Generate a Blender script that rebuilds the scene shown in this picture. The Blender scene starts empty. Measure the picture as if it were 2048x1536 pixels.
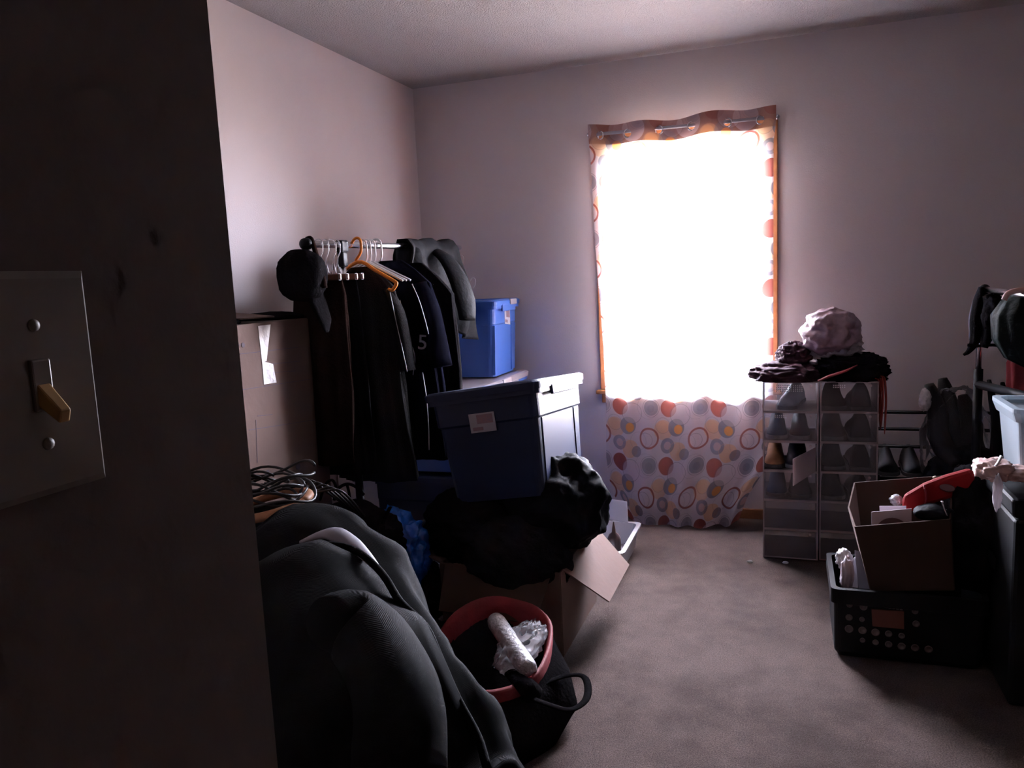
import bpy, math, random
from mathutils import Vector, Matrix, noise
random.seed(4)
PI = math.pi
sc = bpy.context.scene
COL = sc.collection
# ------------------------------------------------------------------ camera
CAMH = 1.32412503
F, PITCH, ROLL, YAW = 1556.837, 0.132019, -0.0466103, 0.3428159
cy, sy = math.cos(YAW), math.sin(YAW)
fw = Vector((-sy*math.cos(PITCH), cy*math.cos(PITCH), -math.sin(PITCH)))
r0 = Vector((cy, sy, 0)); u0 = r0.cross(fw)
rt = r0*math.cos(ROLL)+u0*math.sin(ROLL); up = u0*math.cos(ROLL)-r0*math.sin(ROLL)
cam = bpy.data.cameras.new('camera'); co = bpy.data.objects.new('camera', cam); COL.objects.link(co)
cam.sensor_width = 36; cam.lens = 36*F/2048; cam.clip_start = 0.02; cam.clip_end = 100
M = Matrix((rt, up, -fw)).transposed().to_4x4(); M.translation = (0, 0, CAMH)
co.matrix_world = M
sc.camera = co
sc.view_settings.view_transform = 'Standard'
sc.view_settings.look = 'None'
sc.view_settings.gamma = 1
sc.view_settings.use_curve_mapping = False
sc.view_settings.exposure = 0.0
sc.cycles.use_denoising = True
sc.cycles.max_bounces = 10
sc.cycles.diffuse_bounces = 4
sc.cycles.transparent_max_bounces = 24
sc.cycles.transmission_bounces = 8
sc.cycles.sample_clamp_indirect = 12
sc.cycles.caustics_reflective = False
sc.cycles.caustics_refractive = False
# ------------------------------------------------------------------ world: overcast sky, paler ground
w = bpy.data.worlds.new('world'); sc.world = w; w.use_nodes = True
nt = w.node_tree; nt.nodes.clear()
wo = nt.nodes.new('ShaderNodeOutputWorld'); bg = nt.nodes.new('ShaderNodeBackground')
tc = nt.nodes.new('ShaderNodeTexCoord'); sx = nt.nodes.new('ShaderNodeSeparateXYZ'); cr = nt.nodes.new('ShaderNodeValToRGB')
mp = nt.nodes.new('ShaderNodeMapRange'); mp.inputs[1].default_value = -1; mp.inputs[2].default_value = 1
nt.links.new(tc.outputs['Generated'], sx.inputs[0]); nt.links.new(sx.outputs['Z'], mp.inputs[0]); nt.links.new(mp.outputs[0], cr.inputs[0])
cr.color_ramp.elements[0].position = 0.44; cr.color_ramp.elements[0].color = (.13, .13, .12, 1)
cr.color_ramp.elements[1].position = 0.54; cr.color_ramp.elements[1].color = (.68, .83, 1.0, 1)
nt.links.new(cr.outputs[0], bg.inputs[0]); bg.inputs[1].default_value = 1500.0
nt.links.new(bg.outputs[0], wo.inputs[0])

# ------------------------------------------------------------------ helpers
def ray(px, py):
    return fw+rt*(px-1024)/F-up*(py-768)/F
def at(px, py, X=None, Y=None, Z=None):
    d = ray(px, py); o = Vector((0, 0, CAMH))
    t = X/d.x if X is not None else (Y/d.y if Y is not None else (Z-CAMH)/d.z)
    return o+d*t

class MB:
    def __init__(s): s.v = []; s.f = []; s.uv = None
    def add(s, v, f):
        o = len(s.v); s.v += [Vector(p) for p in v]; s.f += [tuple(i+o for i in q) for q in f]; return s
    def box(s, c, d, rot=None):
        v = [Vector((x*d[0]/2, y*d[1]/2, z*d[2]/2)) for x in (-1, 1) for y in (-1, 1) for z in (-1, 1)]
        if rot is not None: v = [rot @ p for p in v]
        v = [p+Vector(c) for p in v]
        return s.add(v, [(0, 1, 3, 2), (4, 6, 7, 5), (0, 4, 5, 1), (2, 3, 7, 6), (0, 2, 6, 4), (1, 5, 7, 3)])
    def bb(s, x0, x1, y0, y1, z0, z1):
        return s.box(((x0+x1)/2, (y0+y1)/2, (z0+z1)/2), (abs(x1-x0), abs(y1-y0), abs(z1-z0)))
    def slab(s, q, th):            # a quad given thickness
        q = [Vector(p) for p in q]; n = (q[1]-q[0]).cross(q[3]-q[0]).normalized()*th/2
        return s.add([p+n for p in q]+[p-n for p in q], [(0, 1, 2, 3), (7, 6, 5, 4), (0, 4, 5, 1), (1, 5, 6, 2), (2, 6, 7, 3), (3, 7, 4, 0)])
    def rings(s, rr, cap=True, closed=True):
        o = len(s.v); n = len(rr[0])
        for r_ in rr: s.v += [Vector(p) for p in r_]
        m = n if closed else n-1
        for i in range(len(rr)-1):
            for j in range(m):
                k = (j+1) % n
                s.f.append((o+i*n+j, o+i*n+k, o+(i+1)*n+k, o+(i+1)*n+j))
        if cap and closed:
            s.f.append(tuple(o+j for j in reversed(range(n)))); s.f.append(tuple(o+(len(rr)-1)*n+j for j in range(n)))
        return s
    def tube(s, path, r, n=8, flat=1.0, cap=True):
        path = [Vector(p) for p in path]; rr = []
        if 3 <= len(path) <= 12:
            q_ = [path[0]*2-path[1]]+path+[path[-1]*2-path[-2]]; np_ = []; nr = []
            for i in range(1, len(q_)-2):
                for k in range(4):
                    t = k/4; a_, b_, c_, d_ = q_[i-1:i+3]
                    np_.append(.5*((2*b_)+(c_-a_)*t+(2*a_-5*b_+4*c_-d_)*t*t+(3*b_-a_-3*c_+d_)*t**3))
                    if isinstance(r, (list, tuple)): nr.append(r[i-1]*(1-t)+r[i]*t)
            np_.append(path[-1])
            if nr: r = nr+[r[-1]]
            path = np_
        t0 = (path[1]-path[0]).normalized()
        a = t0.cross(Vector((0, 0, 1)))
        if a.length < .05: a = t0.cross(Vector((0, 1, 0)))
        a.normalize()
        for i, p in enumerate(path):
            t = (path[min(i+1, len(path)-1)]-path[max(i-1, 0)]).normalized()
            a = (a-t*a.dot(t)).normalized(); b = t.cross(a)
            q = r[i] if isinstance(r, (list, tuple)) else r
            rr.append([p+a*q*math.cos(2*PI*k/n)+b*q*flat*math.sin(2*PI*k/n) for k in range(n)])
        return s.rings(rr, cap)
    def lathe(s, c, prof, n=20, axis=None, sxy=(1, 1)):
        c = Vector(c); rr = []
        R_ = Vector((0, 0, 1)).rotation_difference(Vector(axis)).to_matrix() if axis is not None else Matrix.Identity(3)
        for r_, z in prof:
            rr.append([c+R_ @ Vector((r_*sxy[0]*math.cos(2*PI*k/n), r_*sxy[1]*math.sin(2*PI*k/n), z)) for k in range(n)])
        return s.rings(rr)
    def grid(s, nu, nv, fn, hole=None):
        o = len(s.v)
        for j in range(nv+1):
            for i in range(nu+1): s.v.append(Vector(fn(i/nu, j/nv)))
        for j in range(nv):
            for i in range(nu):
                if hole and hole((i+.5)/nu, (j+.5)/nv): continue
                a = o+j*(nu+1)+i; s.f.append((a, a+1, a+nu+2, a+nu+1))
        return s
    def xf(s, m):
        s.v = [m @ p for p in s.v]; return s
    def ts(s, name, m, parent=None, smooth=False, local=False, solid=0, bevel=0, subs=0):
        me = bpy.data.meshes.new(name); o = bpy.data.objects.new(name, me); COL.objects.link(o)
        if parent is not None:
            off = Vector((0, 0, 0)) if local else world_loc(parent)
            o.parent = parent
            vs = [p-off for p in s.v]
        else:
            lo = Vector((min(p[i] for p in s.v) for i in range(3))); hi = Vector((max(p[i] for p in s.v) for i in range(3)))
            off = Vector(((lo.x+hi.x)/2, (lo.y+hi.y)/2, lo.z)); o.location = off
            vs = [p-off for p in s.v]
        me.from_pydata([tuple(p) for p in vs], [], s.f); me.update()
        if s.uv:
            l = me.uv_layers.new(name='cloth')
            for lp in me.loops: l.data[lp.index].uv = s.uv[lp.vertex_index]
        if smooth:
            for p in me.polygons: p.use_smooth = True
        if m is not None: me.materials.append(m)
        if solid:
            md = o.modifiers.new('thickness', 'SOLIDIFY'); md.thickness = solid; md.offset = 0
        if bevel:
            md = o.modifiers.new('edges', 'BEVEL'); md.width = bevel; md.segments = 2; md.limit_method = 'ANGLE'
        if subs:
            md = o.modifiers.new('smooth', 'SUBSURF'); md.levels = subs; md.render_levels = subs
        return o

def world_loc(o):
    v = Vector((0, 0, 0))
    while o is not None: v += o.location; o = o.parent
    return v
def tag(o, label=None, cat=None, group=None, kind=None):
    if label: o['label'] = label
    if cat: o['category'] = cat
    if group: o['group'] = group
    if kind: o['kind'] = kind
    return o
def thing(name, label, cat, loc=(0, 0, 0), group=None, rot=None):
    o = bpy.data.objects.new(name, None); COL.objects.link(o); o.location = loc
    o.empty_display_size = .05
    if rot: o.rotation_euler = rot
    return tag(o, label, cat, group)

# ------------------------------------------------------------------ materials
def node(t, typ, **k):
    n = t.nodes.new(typ)
    for a, b in k.items(): setattr(n, a, b)
    return n
def mat(name, c, rough=.6, metal=0, var=.12, scale=8, bump=0, bscale=60, spec=.5, c2=None, coat=0):
    m = bpy.data.materials.new(name); m.use_nodes = True; t = m.node_tree
    b = t.nodes['Principled BSDF']
    b.inputs['Roughness'].default_value = rough; b.inputs['Metallic'].default_value = metal
    b.inputs['Specular IOR Level'].default_value = spec; b.inputs['Coat Weight'].default_value = coat
    tx = node(t, 'ShaderNodeTexCoord'); nz = node(t, 'ShaderNodeTexNoise'); nz.inputs['Scale'].default_value = scale; nz.inputs['Detail'].default_value = 5
    t.links.new(tx.outputs['Object'], nz.inputs['Vector'])
    rp = node(t, 'ShaderNodeValToRGB'); rp.color_ramp.elements[0].position = .3; rp.color_ramp.elements[1].position = .7
    a = c2 or tuple(x*(1-var) for x in c); bb = tuple(min(1, x*(1+var)) for x in c)
    rp.color_ramp.elements[0].color = (*a, 1); rp.color_ramp.elements[1].color = (*bb, 1)
    t.links.new(nz.outputs['Fac'], rp.inputs[0]); t.links.new(rp.outputs[0], b.inputs['Base Color'])
    if bump:
        n2 = node(t, 'ShaderNodeTexNoise'); n2.inputs['Scale'].default_value = bscale; n2.inputs['Detail'].default_value = 4
        t.links.new(tx.outputs['Object'], n2.inputs['Vector'])
        bp = node(t, 'ShaderNodeBump'); bp.inputs['Strength'].default_value = bump; bp.inputs['Distance'].default_value = .01
        t.links.new(n2.outputs['Fac'], bp.inputs['Height']); t.links.new(bp.outputs[0], b.inputs['Normal'])
    return m
def ribbed(name, c, freq=260, rough=.75, axis='Z', spec=.4):
    m = mat(name, c, rough, var=.15, scale=5, spec=spec); t = m.node_tree; b = t.nodes['Principled BSDF']
    tx = node(t, 'ShaderNodeTexCoord'); wv = node(t, 'ShaderNodeTexWave', bands_direction=axis); wv.inputs['Scale'].default_value = freq/6.28
    wv.inputs['Distortion'].default_value = 1.0
    t.links.new(tx.outputs['Object'], wv.inputs['Vector'])
    bp = node(t, 'ShaderNodeBump'); bp.inputs['Strength'].default_value = .35; bp.inputs['Distance'].default_value = .002
    t.links.new(wv.outputs['Fac'], bp.inputs['Height']); t.links.new(bp.outputs[0], b.inputs['Normal'])
    return m
def clear(name, c, alpha=.25, rough=.25, spec=.5):
    """thin clear or frosted plastic: part see-through, part plastic"""
    m = mat(name, c, rough, var=.05, spec=spec); t = m.node_tree; b = t.nodes['Principled BSDF']
    tr = node(t, 'ShaderNodeBsdfTransparent'); mx = node(t, 'ShaderNodeMixShader'); out = t.nodes['Material Output']
    fr = node(t, 'ShaderNodeFresnel'); fr.inputs[0].default_value = 1.35
    ad = node(t, 'ShaderNodeMath', operation='MAXIMUM'); ad.inputs[1].default_value = alpha
    t.links.new(fr.outputs[0], ad.inputs[0]); t.links.new(ad.outputs[0], mx.inputs[0])
    t.links.new(tr.outputs[0], mx.inputs[1]); t.links.new(b.outputs[0], mx.inputs[2]); t.links.new(mx.outputs[0], out.inputs[0])
    return m
def translucent(name, c, tl=.5, rough=.5):
    m = mat(name, c, rough, var=.06); t = m.node_tree; b = t.nodes['Principled BSDF']
    tr = node(t, 'ShaderNodeBsdfTranslucent'); tr.inputs[0].default_value = (*c, 1); mx = node(t, 'ShaderNodeMixShader'); mx.inputs[0].default_value = tl
    t.links.new(b.outputs[0], mx.inputs[1]); t.links.new(tr.outputs[0], mx.inputs[2]); t.links.new(mx.outputs[0], t.nodes['Material Output'].inputs[0])
    return m

M_wall = mat('painted_wall', (.72, .655, .665), .75, var=.03, scale=2, bump=.12, bscale=180, spec=.25)
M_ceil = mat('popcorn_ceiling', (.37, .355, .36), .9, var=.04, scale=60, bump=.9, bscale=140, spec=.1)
M_wallshade = mat('shaded_near_wall_paint', (.10, .070, .058), .8, var=.03, scale=2, bump=.03, bscale=180, spec=.2)  # near wall: its shade is put into a darker wall colour
M_hall = mat('dark_unseen_hall', (.10, .06, .045), .6, var=.2, scale=6)  # unseen hall walls, dark colour invented to cut bounce light
M_wood = mat('stained_wood', (.30, .115, .045), .35, var=.25, scale=14, bump=.1, bscale=40, coat=.2)
M_carpet = mat('beige_carpet', (.37, .275, .235), .95, var=.12, scale=5, bump=.9, bscale=420, spec=.05)
t = M_carpet.node_tree
# pile speckle over broad soiling
b = t.nodes['Principled BSDF']; tx = node(t, 'ShaderNodeTexCoord')
n1 = node(t, 'ShaderNodeTexNoise'); n1.inputs['Scale'].default_value = 3.2; n1.inputs['Detail'].default_value = 8; n1.inputs['Roughness'].default_value = .65
n2 = node(t, 'ShaderNodeTexNoise'); n2.inputs['Scale'].default_value = 240; n2.inputs['Detail'].default_value = 2
ra = node(t, 'ShaderNodeValToRGB'); ra.color_ramp.elements[0].position = .35; ra.color_ramp.elements[0].color = (.060, .044, .040, 1); ra.color_ramp.elements[1].position = .60; ra.color_ramp.elements[1].color = (.118, .089, .081, 1)
rb = node(t, 'ShaderNodeValToRGB'); rb.color_ramp.elements[0].position = .3; rb.color_ramp.elements[0].color = (.55, .52, .5, 1); rb.color_ramp.elements[1].position = .7; rb.color_ramp.elements[1].color = (1.25, 1.25, 1.25, 1)
mx = node(t, 'ShaderNodeMix', data_type='RGBA', blend_type='MULTIPLY'); mx.inputs[0].default_value = 1
for n_ in (n1, n2): t.links.new(tx.outputs['Object'], n_.inputs['Vector'])
t.links.new(n1.outputs['Fac'], ra.inputs[0]); t.links.new(n2.outputs['Fac'], rb.inputs[0])
t.links.new(ra.outputs[0], mx.inputs[6]); t.links.new(rb.outputs[0], mx.inputs[7]); t.links.new(mx.outputs[2], b.inputs['Base Color'])

M_chrome = mat('chrome', (.8, .8, .85), .26, 1, var=.03)
M_blackp = mat('black_plastic', (.007, .007, .008), .5, var=.2, spec=.10)
M_blackc = mat('black_cloth', (.006, .0055, .006), .9, var=.3, bump=.3, bscale=90, spec=.0)
M_darkgrey = ribbed('dark_grey_knit', (.0048, .0045, .0048), 1900, spec=.02)
M_char = mat('charcoal_jersey', (.012, .0115, .0115), .9, var=.2, bump=.3, bscale=200, spec=.0)
M_browncl = mat('dark_brown_cloth', (.012, .007, .006), .9, var=.25, bump=.3, bscale=90, spec=.0)
M_leather = mat('black_leather', (.006, .006, .007), .6, var=.25, bump=.25, bscale=45, spec=.03)
M_satin = mat('black_satin', (.003, .003, .005), .7, var=.2, spec=.0)
M_white = mat('white_plastic', (.72, .71, .72), .4, var=.05)
M_cream = mat('cream_cloth', (.55, .48, .36), .8, var=.1)
M_orange = mat('orange_plastic', (.85, .26, .02), .35, var=.06)
M_hwood = mat('hanger_wood', (.16, .06, .035), .45, var=.2, scale=30)
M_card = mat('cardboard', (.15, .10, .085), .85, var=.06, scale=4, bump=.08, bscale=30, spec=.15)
M_cardshade = mat('brown_shaded_cardboard', (.050, .028, .020), .85, var=.08, scale=4, spec=.15)  # darker cardboard: shade on carton faces away from the window put into colour
M_tape = mat('white_tape', (.78, .74, .74), .35, var=.08, scale=40, bump=.4, bscale=30)
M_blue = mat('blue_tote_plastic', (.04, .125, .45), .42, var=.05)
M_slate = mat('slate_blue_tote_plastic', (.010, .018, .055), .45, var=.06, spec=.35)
M_greyp = mat('grey_plastic', (.42, .40, .45), .4, var=.05)
M_bag = mat('black_bin_bag', (.004, .004, .005), .6, var=.2, bump=.2, bscale=22, spec=.01)
M_bluebag = mat('blue_plastic_bag', (.015, .14, .60), .25, var=.25, scale=20, bump=.6, bscale=28, spec=.7)
M_red = mat('red_nylon', (.19, .004, .009), .7, var=.2, scale=12, bump=.2, bscale=60)
M_redp = mat('red_plastic', (.20, .006, .007), .75, var=.15, spec=.15)
M_purple = mat('dark_plum_cloth', (.045, .018, .028), .85, var=.3, scale=14, bump=.5, bscale=50, spec=.2)
M_pinkbag = mat('mauve_plastic_bag', (.29, .19, .23), .5, var=.2, scale=9, bump=.4, bscale=40)
M_palebag = translucent('pale_plastic_bag', (.72, .66, .68), .45, .35)
M_wrap = mat('clear_wrapped_white', (.62, .60, .62), .2, var=.25, scale=50, bump=.9, bscale=60, spec=.8)
M_film = clear('clear_film', (.75, .75, .8), .05, .1)
M_box = clear('clear_shoebox_plastic', (.55, .50, .52), .15, .25)
M_edge = clear('frosted_shoebox_edge', (.62, .50, .50), .60, .35)
M_bin = translucent('frosted_bin', (.55, .62, .66), .45, .35)
M_bin2 = mat('white_bin_plastic', (.52, .52, .56), .4, var=.05)
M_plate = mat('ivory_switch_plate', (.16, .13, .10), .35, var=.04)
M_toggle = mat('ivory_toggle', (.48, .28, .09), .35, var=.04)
M_screw = mat('painted_screw', (.22, .19, .16), .5, 0)
M_tan = mat('tan_rim', (.42, .20, .10), .55, var=.2, scale=20)
M_paper = mat('paper', (.60, .52, .56), .7, var=.05)
M_disc = mat('dark_disc', (.16, .08, .085), .3, var=.15)
M_label = mat('label_print', (.72, .70, .76), .5, var=.04)
M_labeld = mat('label_picture', (.16, .12, .16), .5, var=.5, scale=60, c2=(.35, .2, .2))
M_boxwin = mat('brown_panel', (.16, .05, .035), .6, var=.15)
M_holes = mat('grey_hole_lining', (.17, .14, .14), .7, var=.15)
M_shoeblue = mat('blue_grey_shoe', (.05, .075, .13), .6, var=.2)
M_shoeblack = mat('black_shoe', (.009, .008, .009), .55, var=.3, spec=.12)
M_sole = mat('grey_sole', (.10, .095, .10), .7, var=.1)
M_solew = mat('pale_sole', (.30, .28, .30), .7, var=.1)
M_sheer = mat('ribbon', (.34, .035, .02), .6, var=.2)
M_cable = mat('black_cable', (.02, .02, .022), .45, var=.1)
M_ink = mat('faded_blue_ink', (.085, .062, .085), .8, var=.15, scale=30)
M_num = mat('silver_numeral', (.32, .31, .33), .55, var=.1)
M_pipe = mat('silver_piping', (.55, .54, .58), .35, var=.1)
M_glass = clear('window_glass', (.9, .92, .95), .03, .02)
M_sash = mat('white_sash', (.75, .74, .74), .45, var=.03)
M_brown = mat('brown_bottle', (.05, .03, .028), .3, var=.2)
M_shadepink = mat('pink_plastic', (.62, .42, .38), .4, var=.15, bump=.3, bscale=30)

def curtain_material(name, tl, thin, basec=(.78, .73, .78), con=1.0):
    m = bpy.data.materials.new(name); m.use_nodes = True; t = m.node_tree; t.nodes.remove(t.nodes['Principled BSDF'])
    uv = node(t, 'ShaderNodeUVMap', uv_map='cloth')
    TX, TY = .2835, .300
    cur = None
    base = node(t, 'ShaderNodeRGB'); base.outputs[0].default_value = (*basec, 1); cur = base.outputs[0]
    nz = node(t, 'ShaderNodeTexNoise'); nz.inputs['Scale'].default_value = 3.0
    # circles in the repeat: (x, y, outer radius, inner radius, colour, strength); units are centimetres
    k = .0683
    rust, grey, org, pale, pink, dark, peach, out = (.29, .065, .045), (.22, .225, .28), (.80, .36, .10), (.80, .72, .78), (.62, .40, .40), (.17, .155, .20), (.80, .50, .28), (.17, .15, .20)
    S = [(220, 60, 92, 0, pale, .8), (370, 170, 78, 0, peach, .65), (-55, 150, 50, 0, peach, .55), (90, 330, 68, 0, peach, .75), (0, 0, 68, 0, rust, .95), (100, 52, 84, 81, out, .8),
         (265, 0, 60, 0, grey, .75), (265, 0, 72, 69, out, .8), (265, 5, 30, 0, dark, .35), (65, 150, 68, 0, grey, .85), (82, 165, 36, 0, org, .9), (-50, 135, 62, 59, out, .5),
         (100, 52, 78, 0, pale, .45), (250, 235, 82, 67, rust, .9), (242, 240, 58, 0, pale, .9), (225, 250, 56, 53, out, .7), (-8, 288, 58, 30, grey, .8), (-8, 288, 30, 0, pink, .7), (148, 346, 42, 0, dark, .8), (60, 310, 50, 46, peach, .6), (235, 440, 90, 87, out, .35), (160, 265, 70, 67, out, .4)]
    for (x, y, ro, ri, c, a) in S:
        cx, cyy = x*k*.01, -y*k*.01
        sb = node(t, 'ShaderNodeVectorMath', operation='SUBTRACT'); t.links.new(uv.outputs[0], sb.inputs[0]); sb.inputs[1].default_value = (cx+.087, cyy+.005, 0)
        wr = node(t, 'ShaderNodeVectorMath', operation='WRAP'); t.links.new(sb.outputs[0], wr.inputs[0])
        wr.inputs[1].default_value = (TX/2, TY/2, 1); wr.inputs[2].default_value = (-TX/2, -TY/2, -1)
        ln = node(t, 'ShaderNodeVectorMath', operation='LENGTH'); t.links.new(wr.outputs[0], ln.inputs[0])
        e = .0012
        mr = node(t, 'ShaderNodeMapRange'); t.links.new(ln.outputs['Value'], mr.inputs[0])
        mr.inputs[1].default_value = ro*k*.01-e; mr.inputs[2].default_value = ro*k*.01+e; mr.inputs[3].default_value = a*con; mr.inputs[4].default_value = 0
        fac = mr.outputs[0]
        if ri:
            m2 = node(t, 'ShaderNodeMapRange'); t.links.new(ln.outputs['Value'], m2.inputs[0])
            m2.inputs[1].default_value = ri*k*.01-e; m2.inputs[2].default_value = ri*k*.01+e
            mu = node(t, 'ShaderNodeMath', operation='MULTIPLY'); t.links.new(fac, mu.inputs[0]); t.links.new(m2.outputs[0], mu.inputs[1]); fac = mu.outputs[0]
        mx = node(t, 'ShaderNodeMix', data_type='RGBA'); t.links.new(fac, mx.inputs[0]); t.links.new(cur, mx.inputs[6]); mx.inputs[7].default_value = (*c, 1); cur = mx.outputs[2]
    di = node(t, 'ShaderNodeBsdfDiffuse'); tr = node(t, 'ShaderNodeBsdfTranslucent'); tp = node(t, 'ShaderNodeBsdfTransparent')
    t.links.new(cur, di.inputs[0]); t.links.new(cur, tr.inputs[0]); t.links.new(cur, tp.inputs[0])
    a_ = node(t, 'ShaderNodeMixShader'); a_.inputs[0].default_value = tl; t.links.new(di.outputs[0], a_.inputs[1]); t.links.new(tr.outputs[0], a_.inputs[2])
    b_ = node(t, 'ShaderNodeMixShader'); b_.inputs[0].default_value = thin; t.links.new(a_.outputs[0], b_.inputs[1]); t.links.new(tp.outputs[0], b_.inputs[2])
    t.links.new(b_.outputs[0], t.nodes['Material Output'].inputs[0])
    return m
M_curt = curtain_material('circle_print_sheer', .56, .18)
M_curt2 = curtain_material('circle_print_header', .12, 0.05, (.36, .19, .155), .40)  # same cloth; missing backlight and wood showing through are put into its tint

# ------------------------------------------------------------------ room shell
XL, D, H = -2.031, 4.2268, 2.44
XR = 2.9; NX, NY = -.36, .447
OX0, OX1, OZ0, OZ1 = -.872, -.152, .70, 1.965
def S(name, mb, m, **k):
    o = mb.ts(name, m, **k); o['kind'] = 'structure'; return o
S('floor', MB().bb(XL-.12, XR+.12, -3.0, D+.14, -.1, 0), M_carpet)
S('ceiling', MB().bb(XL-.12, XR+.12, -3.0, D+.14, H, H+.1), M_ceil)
S('wall_left', MB().bb(XL-.12, XL, NY, D, 0, H), M_wall)
S('wall_right', MB().bb(XR, XR+.12, NY, D, 0, H), M_wall)
wb = MB().bb(XL-.12, OX0, D, D+.14, 0, H).bb(OX1, XR+.12, D, D+.14, 0, H).bb(OX0, OX1, D, D+.14, 0, OZ0).bb(OX0, OX1, D, D+.14, OZ1, H)
S('wall_back', wb, M_wall)
S('wall_front', MB().bb(XL-.12, NX, -2.9, NY, 0, H), M_wallshade)
S('wall_entry', MB().bb(.95, XR+.12, -2.9, NY, 0, H), M_hall)
S('wall_hall', MB().bb(NX, .95, -3.0, -2.9, 0, H), M_hall)
bs = .055
S('baseboard_back', MB().bb(XL, XR, D-.014, D, 0, bs), M_wood, bevel=.004)
S('baseboard_left', MB().bb(XL, XL+.014, NY, D-.014, 0, bs), M_wood, bevel=.004)
S('baseboard_right', MB().bb(XR-.014, XR, NY, D-.014, 0, bs), M_wood, bevel=.004)

# ------------------------------------------------------------------ window
wn = thing('window_1', None, None, (OX0/2+OX1/2, D, OZ0)); wn['kind'] = 'structure'
cw = .108
def casing(x0, x1, z0, z1):
    MB().bb(x0, x1, D-.018, D, z0, z1).ts('casing', M_wood, wn, bevel=.005)
casing(OX0-cw, OX0, OZ0, OZ1+cw); casing(OX1, OX1+cw, OZ0, OZ1+cw); casing(OX0, OX1, OZ1, OZ1+cw)
MB().bb(OX0-cw-.02, OX1+cw+.02, D-.05, D, OZ0-.022, OZ0).ts('stool', M_wood, wn, bevel=.005)
MB().bb(OX0-cw+.005, OX1+cw-.005, D-.016, D, OZ0-.075, OZ0-.022).ts('apron', M_wood, wn, bevel=.004)
j = MB().bb(OX0, OX0+.015, D, D+.14, OZ0, OZ1).bb(OX1-.015, OX1, D, D+.14, OZ0, OZ1).bb(OX0, OX1, D, D+.14, OZ1-.015, OZ1).bb(OX0, OX1, D, D+.14, OZ0, OZ0+.015)
j.ts('jamb', M_wood, wn)
zm = (OZ0+OZ1)/2
for (z0, z1, yy) in ((OZ0+.015, zm+.02, D+.06), (zm-.02, OZ1-.015, D+.095)):
    a, b2, s_ = OX0+.015, OX1-.015, .035
    m = MB().bb(a, a+s_, yy, yy+.03, z0, z1).bb(b2-s_, b2, yy, yy+.03, z0, z1).bb(a+s_, b2-s_, yy, yy+.03, z0, z0+s_).bb(a+s_, b2-s_, yy, yy+.03, z1-s_, z1)
    so = m.ts('sash', M_sash, wn)
    MB().bb(a+s_, b2-s_, yy+.012, yy+.016, z0+s_, z1-s_).ts('pane', M_glass, so)
# daylight portal at the opening (guides sampling of the sky; gives no light of its own)
pl = bpy.data.lights.new('sky_portal', 'AREA'); pl.shape = 'RECTANGLE'; pl.size = OX1-OX0; pl.size_y = OZ1-OZ0
po = bpy.data.objects.new('sky_portal', pl); COL.objects.link(po); po.location = ((OX0+OX1)/2, D+.16, zm); po.rotation_euler = (-PI/2, 0, 0)
pl.cycles.is_portal = True

# ------------------------------------------------------------------ curtain and rod
YR = 4.133
G = [-.923, -.8145, -.689, -.558, -.414, -.283 if False else -.125]
G = [at(px, py, Y=YR) for px, py in ((1200, 268), (1256, 264), (1318, 257), (1383, 249), (1455, 242), (1521, 237))]
GX = [g.x for g in G]
def interp(x, pts):
    if x <= pts[0][0]: return pts[0][1]
    for (a, va), (b_, vb) in zip(pts, pts[1:]):
        if x <= b_:
            s_ = (x-a)/(b_-a); return va+(vb-va)*s_
    return pts[-1][1]
def smooth(x): x = max(0, min(1, x)); return x*x*(3-2*x)
rz = 2.057
def zig(x):            # + behind the rod, - in front
    xs = [GX[0]-.15]+GX+[GX[-1]+.15]
    for i in range(len(xs)-1):
        if xs[i] <= x < xs[i+1]:
            sg = -1 if i % 2 == 0 else 1
            return sg*math.sin(PI*(x-xs[i])/(xs[i+1]-xs[i]))
    return 0
def curt(u, v, off=0):
    # v 0 top, 1 bottom
    zt = 2.103+.006*math.sin(u*9+1)+(-.004*zig(-.981+u*.931))
    L = [(0, -.05), (.04, -.05), (.08, -.062), (.3, -.064), (.65, -.066), (.80, -.066), (.87, -.105), (.94, -.19), (1, -.235)]
    Rr = [(0, -.976), (.3, -.964), (.56, -.936), (.68, -.932), (.85, -.928), (.92, -.905), (.97, -.865), (1, -.85)]
    x = (interp(v, Rr)*(1-u)+interp(v, L)*u)*YR/4.112
    zb = .012+.03*smooth((u-.88)/.12)+.02*smooth((.1-u)/.1)+.006*math.sin(u*14)
    z = zt+(zb-zt)*v
    top = math.exp(-((v-.022)/.05)**2) if v > .022 else 1
    y = YR+.022*zig(-.981+u*.931)*top
    f = smooth((v-.04)/.25)
    y += f*(.010*math.sin(u*21+2.5*v)+.006*math.sin(u*47+1.5+4*v))
    lo = smooth((v-.70)/.30)
    y += lo*(-.085-.07*math.sin(PI*min(1, u*1.05))+.025*math.sin(u*17+1)+.014*math.sin(u*33))
    y += .015*smooth((v-.6)/.2)*math.sin(u*26+v*5)
    n_ = noise.noise(Vector((u*6, v*9, 3)))*.012*f
    return (x, min(y+n_+off, D-.022 if z > .6 else D-.02), z)
def holes(u, v):
    p = Vector(curt(u, v))
    return any((p.x-g.x)**2+(p.z-g.z+.007)**2 < .0185**2 for g in G)
ct = thing('curtain', 'sheer grommet curtain printed with rust, grey and orange circles, over the window', 'curtain', (-.5, YR, 0))
NU, NV = 230, 420
cm = MB().grid(NU, NV, lambda u, v: curt(u, v), holes)
cm.uv = [(i/NU*.95, (1-jj/NV)*2.10) for jj in range(NV+1) for i in range(NU+1)]
cm.ts('fabric_panel', M_curt, ct, smooth=True)
hm = MB().grid(NU, 24, lambda u, v: curt(u, v*.0475, -.0025), lambda u, v: holes(u, v*.0475))
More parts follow.
